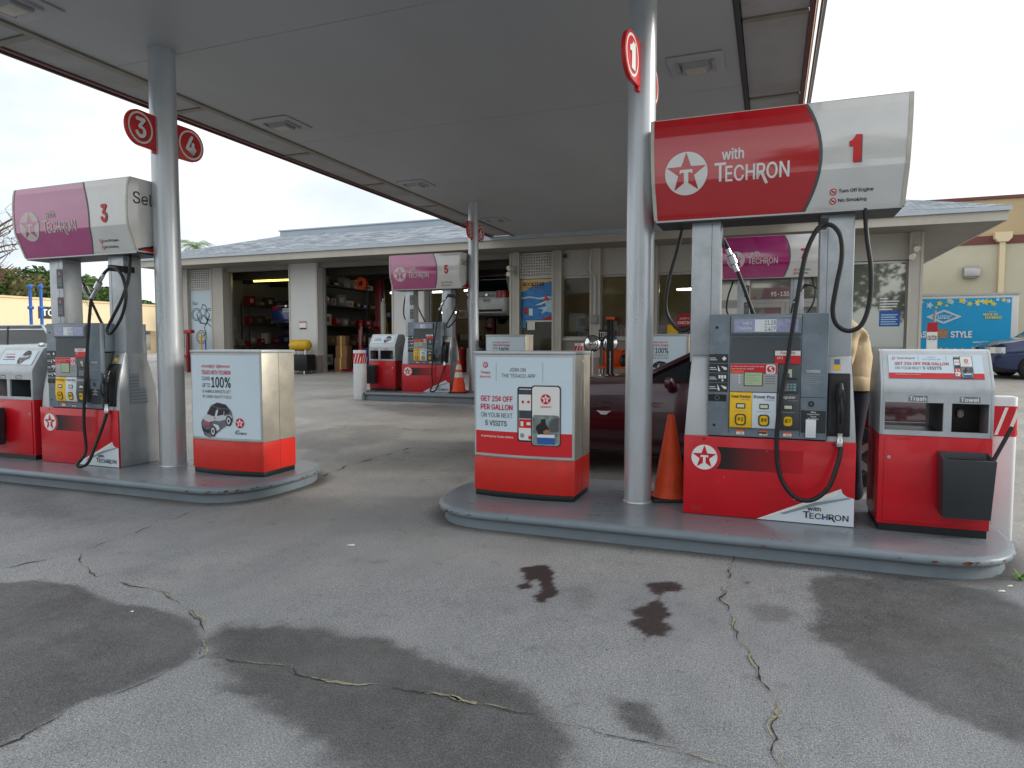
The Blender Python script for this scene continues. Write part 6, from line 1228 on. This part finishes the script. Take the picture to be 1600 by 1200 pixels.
# things on the walk in front of the shop
def mirror_stand(x, y, label, rz):
    o = thing('convex_mirror', label, 'mirror', (x, y, gz(y)), rz, group='convex mirrors on stands'); MB().tube([(0, 0, 0), (0, 0, 1.0)], .022, 10, 0).build('pole', 'chrome', o, smooth=True); MB().lathe([(0, .0), (.2, 0), (.19, .02), (.03, .04), (0, .04)], 20).build('foot', 'black', o, smooth=True)
    MB().lathe([(0, -.13), (.09, -.115), (.16, -.07), (.215, .0)], 32, (0, 0, 1.12), 'y').build('dish', 'mirror', o, smooth=True); MB().lathe([(.215, 0), (.228, -.004), (.228, .02), (0, .04)], 32, (0, 0, 1.12), 'y').build('rim', 'plastic', o, smooth=True, angle=30)
mirror_stand(-4.48, 17.7, 'left of two chrome convex mirrors on stands before the shop', R(10)); mirror_stand(-4.06, 17.9, 'right of two chrome convex mirrors on stands, half behind black posts', R(-5))
for k, x in enumerate((-4.03, -3.93)):
    o = thing('display_post', 'tall black post of the pair with orange top before the shop', 'post', (x, 17.6, gz(17.6)), group='pair of black display posts'); MB().box(-.04, -.04, .0, .04, .04, 1.75).build('shaft', 'black', o, bevel=.01); MB().box(-.05, -.06, 1.752, .05, .05, 1.82).build('cap', 'orange', o, bevel=.01)
o = thing('orange_bench', 'bright orange seat with a black bag before the shop', 'seat', (-3.95, 18.2, gz(18.2))); MB().box(-.5, -.2, .42, .45, .25, .48).build('seat', 'orange', o, bevel=.02); MB().box(-.42, .18, .48, .42, .25, .95).build('backrest', 'orange', o, bevel=.03)
for sx in (-.42, .38):
    for sy in (-.15, .2): MB().tube([(sx, sy, 0), (sx, sy, .42)], .018, 8, 0).build('leg', 'chrome', o)
o = thing('black_bag', 'round black bag lying on the orange seat', 'bag', (-3.68, 18.15, gz(18.2)+.48)); MB().lathe([(0, 0), (.13, .01), (.17, .12), (.14, .26), (.05, .33), (0, .34)], 18).build('body', 'black', o, smooth=True); MB().tube([(-.1, -.02, .28), (-.05, -.02, .42), (.05, -.02, .42), (.1, -.02, .28)], .014, 8).build('strap', 'black', o, smooth=True)
o = thing('tire_ad_frame', 'dark lettered wire sign between the convex mirrors', 'sign', (-4.27, 18.1, gz(18.1)+1.1)); box('frame', 'black', o, -.14, -.01, -.02, .14, .01, .38); box('stake', 'black', o, -.012, .011, -1.1, .012, .03, .3); text('TIRE', -.12, .18, .12, .32, lambda u, v, l: (u, -.011-l, v), 'white', o, bold=.03); text('OIL', -.10, .02, .10, .15, lambda u, v, l: (u, -.011-l, v), 'white', o, bold=.03)
# ------------------------------------------------------------------ surroundings
st = thing('store_building', 'tall cream store with maroon band beyond the garage', 'building', (0, 0, 0)); SG = .62
SY = 31.0
for k in range(5):
    x0 = 3+k*8.0
    box('wall_panel', 'storewall', st, x0+.01, SY, SG-.1, x0+7.99, SY+.4, 5.30)
box('band', 'maroonband', st, 3, SY-.03, 5.302, 43, SY+.4, 5.62); box('upper_wall', 'storetan', st, 3, SY-.01, 5.622, 43, SY+.4, 7.0); box('coping', 'maroonband', st, 2.95, SY-.08, 7.002, 43, SY+.45, 7.12); box('side_wall', 'storewall', st, 3, SY+.41, SG-.1, 3.3, SY+25, 7.0)
for x in (8.10, 16.0):
    dp = MB().prism_y([(x-.28, 5.72), (x+.28, 5.72), (x+.28, 5.5), (x+.16, 5.36), (x-.16, 5.36), (x-.28, 5.5)], SY-.28, SY-.035).build('rain_hopper', 'beigeband', st); box('downspout', 'beigeband', dp, x-.09, SY-.2, SG, x+.09, SY-.04, 5.355)
wl = thing('wall_lamp', 'silver boxed wall lamp on the cream store wall', 'lamp', (7.13, SY, 4.25)); MB().prism_x([(0, .22), (-.18, .22), (-.30, .10), (-.30, -.16), (-.26, -.2), (0, -.2)], -.26, .26).build('housing', 'alu', wl, bevel=.02); box('lens', 'lens', wl, -.22, -.24, -.215, .22, -.04, -.201)
# trailer with banner
tr_ = thing('banner_trailer', 'long white box trailer wearing a blue bakery banner', 'trailer', (0, 0, 0)); TY = 27.0
MB().box(.5, TY, 1.05, 7.62, TY+2.4, 3.16).build('box', 'trailer', tr_, bevel=.03); box('top_rail', 'alu', tr_, .48, TY-.03, 3.13, 7.64, TY+.05, 3.20); box('frame', 'darktrim', tr_, .8, TY+.3, .85, 7.3, TY+2.1, 1.045)
for x in (1.3, 2.3, 6.6):
    w_ = MB().lathe([(.2, -.13), (.40, -.13), (.44, -.08), (.44, .08), (.40, .13), (.2, .13)], 24, (x, TY+.25, SG+.44), 'y').build('wheel', 'tyre', tr_, smooth=True, angle=40); MB().lathe([(0, -.10), (.2, -.12), (.22, -.125)], 20, (x, TY+.25, SG+.44), 'y').build('rim', 'rim', w_, smooth=True)
bn = box('banner', 'banner', tr_, 2.6, TY-.012, 1.12, 7.42, TY-.002, 3.04); mbn = lambda u, v, l: (u, TY-.012-l, v)
rnd = random.Random(3)
for k in range(64):
    u = rnd.uniform(2.7, 7.35); v = (2.98-abs(rnd.gauss(0, .09))) if k % 2 else (1.16+abs(rnd.gauss(0, .09))); r_ = rnd.uniform(.05, .12)
    P = []
    for j in range(20): a = 2*math.pi*j/20; q = r_*(.72+.28*math.cos(5*a)); P.append((min(7.41, max(2.61, u+q*math.cos(a))), min(3.035, max(1.125, v+q*math.sin(a)))))
    decal(P, mbn, 'flower' if k % 3 else 'seafoam', bn, 'flower_print', .004+.0004*k)
cx, cz = 5.48, 2.42
for a, b in ((.52, .24), (.44, .20)):
    o1 = [(cx-a, cz), (cx, cz+b), (cx+a, cz), (cx, cz-b)]; o2 = [(cx-a+.05, cz), (cx, cz+b-.023), (cx+a-.05, cz), (cx, cz-b+.023)]
    MB().add([mbn(*p, .034) for p in o1+o2], [(i, (i+1) % 4, (i+1) % 4+4, i+4) for i in range(4)]).build('logo_outline', 'white', bn, fix=False)
text('DIAMOND', cx-.24, cz-.005, cx+.24, cz+.055, mbn, 'white', bn, bold=.0, lift=.034); text('BAKERY', cx-.18, cz-.075, cx+.18, cz-.02, mbn, 'white', bn, bold=.04, lift=.034)
text('TASTE', 4.62, 1.70, 5.20, 1.93, mbn, 'white', bn, bold=.05, lift=.034); text('STYLE', 5.70, 1.70, 6.32, 1.93, mbn, 'white', bn, bold=.05, lift=.034)
ck = rect(5.30, 1.70, 5.60, 2.0, mbn, 'cookie', bn, 'cookie_print', .034)
for k in range(4): rect(5.31, 1.75+k*.07, 5.59, 1.772+k*.07, mbn, 'doorbrown', bn, 'cookie_print', .036)
text('TASTE THE', 6.75, 2.55, 6.98, 2.58, mbn, 'flower', bn, bold=.02, lift=.034); text('MADE IN', 6.62, 2.44, 7.02, 2.52, mbn, 'flower', bn, bold=.05, lift=.034); text('HAWAII', 6.68, 2.33, 7.15, 2.42, mbn, 'flower', bn, bold=.05, lift=.034); text('WWW.DIAMONDBAKERY.COM', 6.35, 1.52, 7.36, 1.58, mbn, 'white', bn, bold=.03, lift=.034)
sp = thing('warning_stake', 'narrow red topped warning placard leaning before the bakery banner', 'sign', (3.0, 13.2, gz(13.2))); p0 = at_y(1455, 545, 13.2); sp.location.x = p0.x
sp.scale = (.6, .6, 1); MB().tube([(-.1, 0, 0), (.06, 0, 1.82)], .035, 8, 0).build('stake', 'greybox', sp); pc = box('placard', 'white', sp, -.13, -.05, 1.12, .13, -.04, 1.62); box('red_header', 'productred', sp, -.13, -.054, 1.46, .13, -.0505, 1.62); text('CAUTION', -.11, 1.32, .11, 1.40, lambda u, v, l: (u, -.051-l, v), 'ink', pc, bold=.03)
# left building with sign
lb_ = thing('shop_row', 'long low beige shop row beyond the lot', 'building', (-55, 41, SG), R(90)); 
# local x runs along the front
box('wall', 'beige', lb_, -16, .6, 0, 16, 8, 2.1); box('fascia_band', 'beigeband', lb_, -16.5, -.5, 2.1, 7.2, 8, 4.4); box('coping', 'beige', lb_, -16.6, -.6, 4.402, 7.3, 8.1, 4.55)
for k in range(9):
    w_ = bpy.data.objects.new('shop_window', None); link(w_, lb_); x = -14.5+k*3.2; box('pane', 'doorglass', w_, x, .55, .3, x+2.4, .58, 1.9); box('frame', 'alu', w_, x-.05, .582, .25, x+2.45, .597, 1.95)
# sign facing the pumps
sgn = box('sign_board', 'ink', lb_, -4.15, -.56, 2.9, -1.4, -.505, 3.85); text("TOPG", -3.9, 3.1, -1.9, 3.65, lambda u, v, l: (u, -.565-l, v), 'white', lb_, bold=.04)
box('water_tank', 'conewhite', lb_, -6.9, 2, 4.56, -5.4, 3.2, 5.2, bevel=.25)
# blue twin posts
for k in range(2):
    o = thing('blue_post', ('blue steel post farther from the garage, of the pair by the shop row', 'blue steel post nearer the garage, of the pair by the shop row')[k], 'post', (-32.9+k*.45, 21.9+k*.2, gz(22)), group='pair of blue posts'); MB().tube([(0, 0, 0), (0, 0, 3.6)], .07, 12, 0).build('shaft', 'bluepost', o, smooth=True); MB().lathe([(.07, 3.6), (.12, 3.62), (.12, 3.7), (.06, 3.78), (0, 3.8)], 14).build('cap', 'bluepost', o, smooth=True, angle=30); MB().box(-.1, -.1, 2.6, .1, .1, 2.75).build('clamp', 'bluepost', o, bevel=.02)
fl = thing('lot_wall', 'pale grey block wall beyond the garage end', 'wall', (-40, 46, SG)); 
for r_ in range(6):
    for c_ in range(14): box('block', 'greybox', fl, -8+c_*.9+(r_ % 2)*.45, -.15, r_*.45, -8+c_*.9+(r_ % 2)*.45+.885, .15, r_*.45+.435)
# trees
def leaf_cloud(m, c, r_, n, size, rnd, flat=1.0):
    for _ in range(n):
        while True:
            p = Vector((rnd.uniform(-1, 1), rnd.uniform(-1, 1), rnd.uniform(-1, 1)))
            if .25 < p.length < 1: break
        q = Vector(c)+Vector((p.x*r_[0], p.y*r_[1], p.z*r_[2])); a = Vector((rnd.gauss(0, 1), rnd.gauss(0, 1), rnd.gauss(0, .6))).normalized(); b = a.orthogonal().normalized(); s = size*rnd.uniform(.6, 1.4)
        a *= s; b *= s*.55; m.add([q-a, q-b*.9, q+a, q+b], [(0, 1, 2, 3)])
def tree(x, y, h, r_, label, mats, seed, cl=16, n=150, size=.22, bare=False, group='trees beyond the lot'):
    rnd = random.Random(seed); o = thing('broadleaf_tree', label, 'tree', (x, y, SG), 0, group)
    tr0 = MB().tube([(0, 0, -.1), (.1*rnd.uniform(-1, 1), 0, h*.25), (.2*rnd.uniform(-1, 1), .1, h*.5), (0, 0, h*.75)], lambda t: .28*(1-.75*t)*h/8, 9, 3); tr0.build('trunk', 'bark', o, smooth=True)
    lm = MB(); ends = []
    for k in range(9 if not bare else 22):
        a = rnd.uniform(0, 6.28); z0 = h*rnd.uniform(.28, .7); d = r_*rnd.uniform(.5, 1.0); z1 = z0+h*rnd.uniform(.12, .35); e = (d*math.cos(a), d*math.sin(a), min(h, z1)); ends.append(e)
        lm.tube([(0, 0, z0), (e[0]*.45, e[1]*.45, z0+(e[2]-z0)*.6+.1), e], lambda t: .10*(1-.85*t)*h/8, 6, 3)
        if bare:
            for j in range(7):
                t = rnd.uniform(.35, 1); s = (e[0]*t, e[1]*t, z0+(e[2]-z0)*t); lm.tube([s, (s[0]+rnd.gauss(0, .5), s[1]+rnd.gauss(0, .5), s[2]+rnd.uniform(.2, 1)), (s[0]+rnd.gauss(0, .9), s[1]+rnd.gauss(0, .9), s[2]+rnd.uniform(.5, 1.7))], lambda t: .03*(1-.8*t), 4, 2)
    lm.build('branches', 'bark', o, smooth=True)
    if bare: return o
    ms_ = {k: MB() for k in mats}
    for k in range(cl):
        a = rnd.uniform(0, 6.28); d = r_*math.sqrt(rnd.uniform(0, 1))*.78; z = h*rnd.uniform(.42, .9); s = r_*rnd.uniform(.26, .46)
        leaf_cloud(ms_[mats[k % len(mats)]], (d*math.cos(a), d*math.sin(a), z), (s, s, s*.75), n, size, rnd)
    for e in ends: leaf_cloud(ms_[mats[0]], e, (r_*.3, r_*.3, r_*.25), n//2, size, rnd)
    for k, m in ms_.items(): m.build('crown', k, o, fix=False)
    return o
tree(-72, 50.5, 8.2, 5.5, 'dark green spreading tree behind the beige shop row', ['leaf_a', 'leaf_b'], 1, 30, 520, .30); tree(-72, 56.5, 7.4, 5.0, 'dense green tree right of the spreading one behind the shop row', ['leaf_a', 'leaf_b'], 2, 30, 520, .30); tree(-74, 45.0, 8.2, 5.2, 'brownish thin tree behind the left part of the shop row', ['dry', 'leaf_c', 'leaf_a'], 3, 22, 360, .26)
tree(-60, 35.8, 12.0, 4.2, 'tall bare branched tree rising over the shop row', [], 4, bare=True)
tree(-47, 53, 6.0, 3.6, 'round tree between the shop row and garage end', ['leaf_a', 'leaf_b'], 5, 18, 420, .24); tree(-41, 53.5, 5.4, 3.2, 'low bushy tree beyond the garage end wall', ['leaf_b', 'leaf_a'], 6, 18, 420, .22); tree(-56, 62, 6.2, 4.0, 'pale green tree far beyond the shop row', ['leaf_b', 'leaf_c'], 7, 18, 360, .26)
# trees across the street behind the camera: they show in the shop glass
for k, (x, y) in enumerate(((14, -26), (24, -22), (4, -30), (-12, -32), (-26, -30))): tree(x, y, 9+k % 3, 5.5, ('broad street tree across the road from the pumps', 'street tree at the far right across the road', 'street tree straight across from the entrance', 'street tree across from pump 3', 'street tree across the road from the far lot')[k], ['leaf_a', 'leaf_b'], 20+k, 18, 130, .35, group='trees across the street')
def palm(x, y, h, label, seed, sc=1, n=18, mt='palmleaf'):
    rnd = random.Random(seed); o = thing('palm_tree', label, 'palm', (x, y, SG), 0, 'palms'); MB().tube([(0, 0, -.1), (.15, 0, h*.5), (.05, 0, h)], lambda t: .16*sc*(1-.35*t), 10, 4).build('trunk', 'bark', o, smooth=True); m = MB()
    for k in range(n):
        a = 2*math.pi*k/n+rnd.uniform(-.2, .2); up = rnd.uniform(-.2, 1.1); ln = sc*rnd.uniform(1.3, 1.9); pts = []
        for j in range(9): t = j/8; pts.append(Vector((math.cos(a)*ln*t, math.sin(a)*ln*t, h+ln*(up*t-1.0*t*t*.9))))
        sd = Vector((-math.sin(a), math.cos(a), 0))
        for j in range(1, 9):
            for q in range(2):
                for s in (-1, 1):
                    p = pts[j-1].lerp(pts[j], q/2); t = (j-1+q/2)/8; l = ln*.32*math.sin(math.pi*min(1, .15+t*.85)); d = (pts[j]-pts[j-1]).normalized(); e = p+sd*s*l*.8+d*l*.5-Vector((0, 0, l*.35)); m.add([p, p+d*.045*sc, e], [(0, 1, 2)])
        m.tube(pts, .012*sc, 4, 0)
    m.build('crown', mt, o, fix=False)
palm(-32.5, 31.5, 6.7, 'palm top with yellow-green fronds peeping over the garage roof', 1, .8, 26); palm(-34.6, 31.5, 6.3, 'lower palm tip behind the garage roof corner', 2, .6, 14); palm(-37.5, 27.5, 4.0, 'slim palm with shaggy crown seen between the posts of pump 3', 3, .75, 26, 'leaf_c')
# street edge: road behind the camera
box('road', 'headdark', None, -200, -20, .006, 200, -9, .010); bpy.data.objects['road']['kind'] = 'structure'
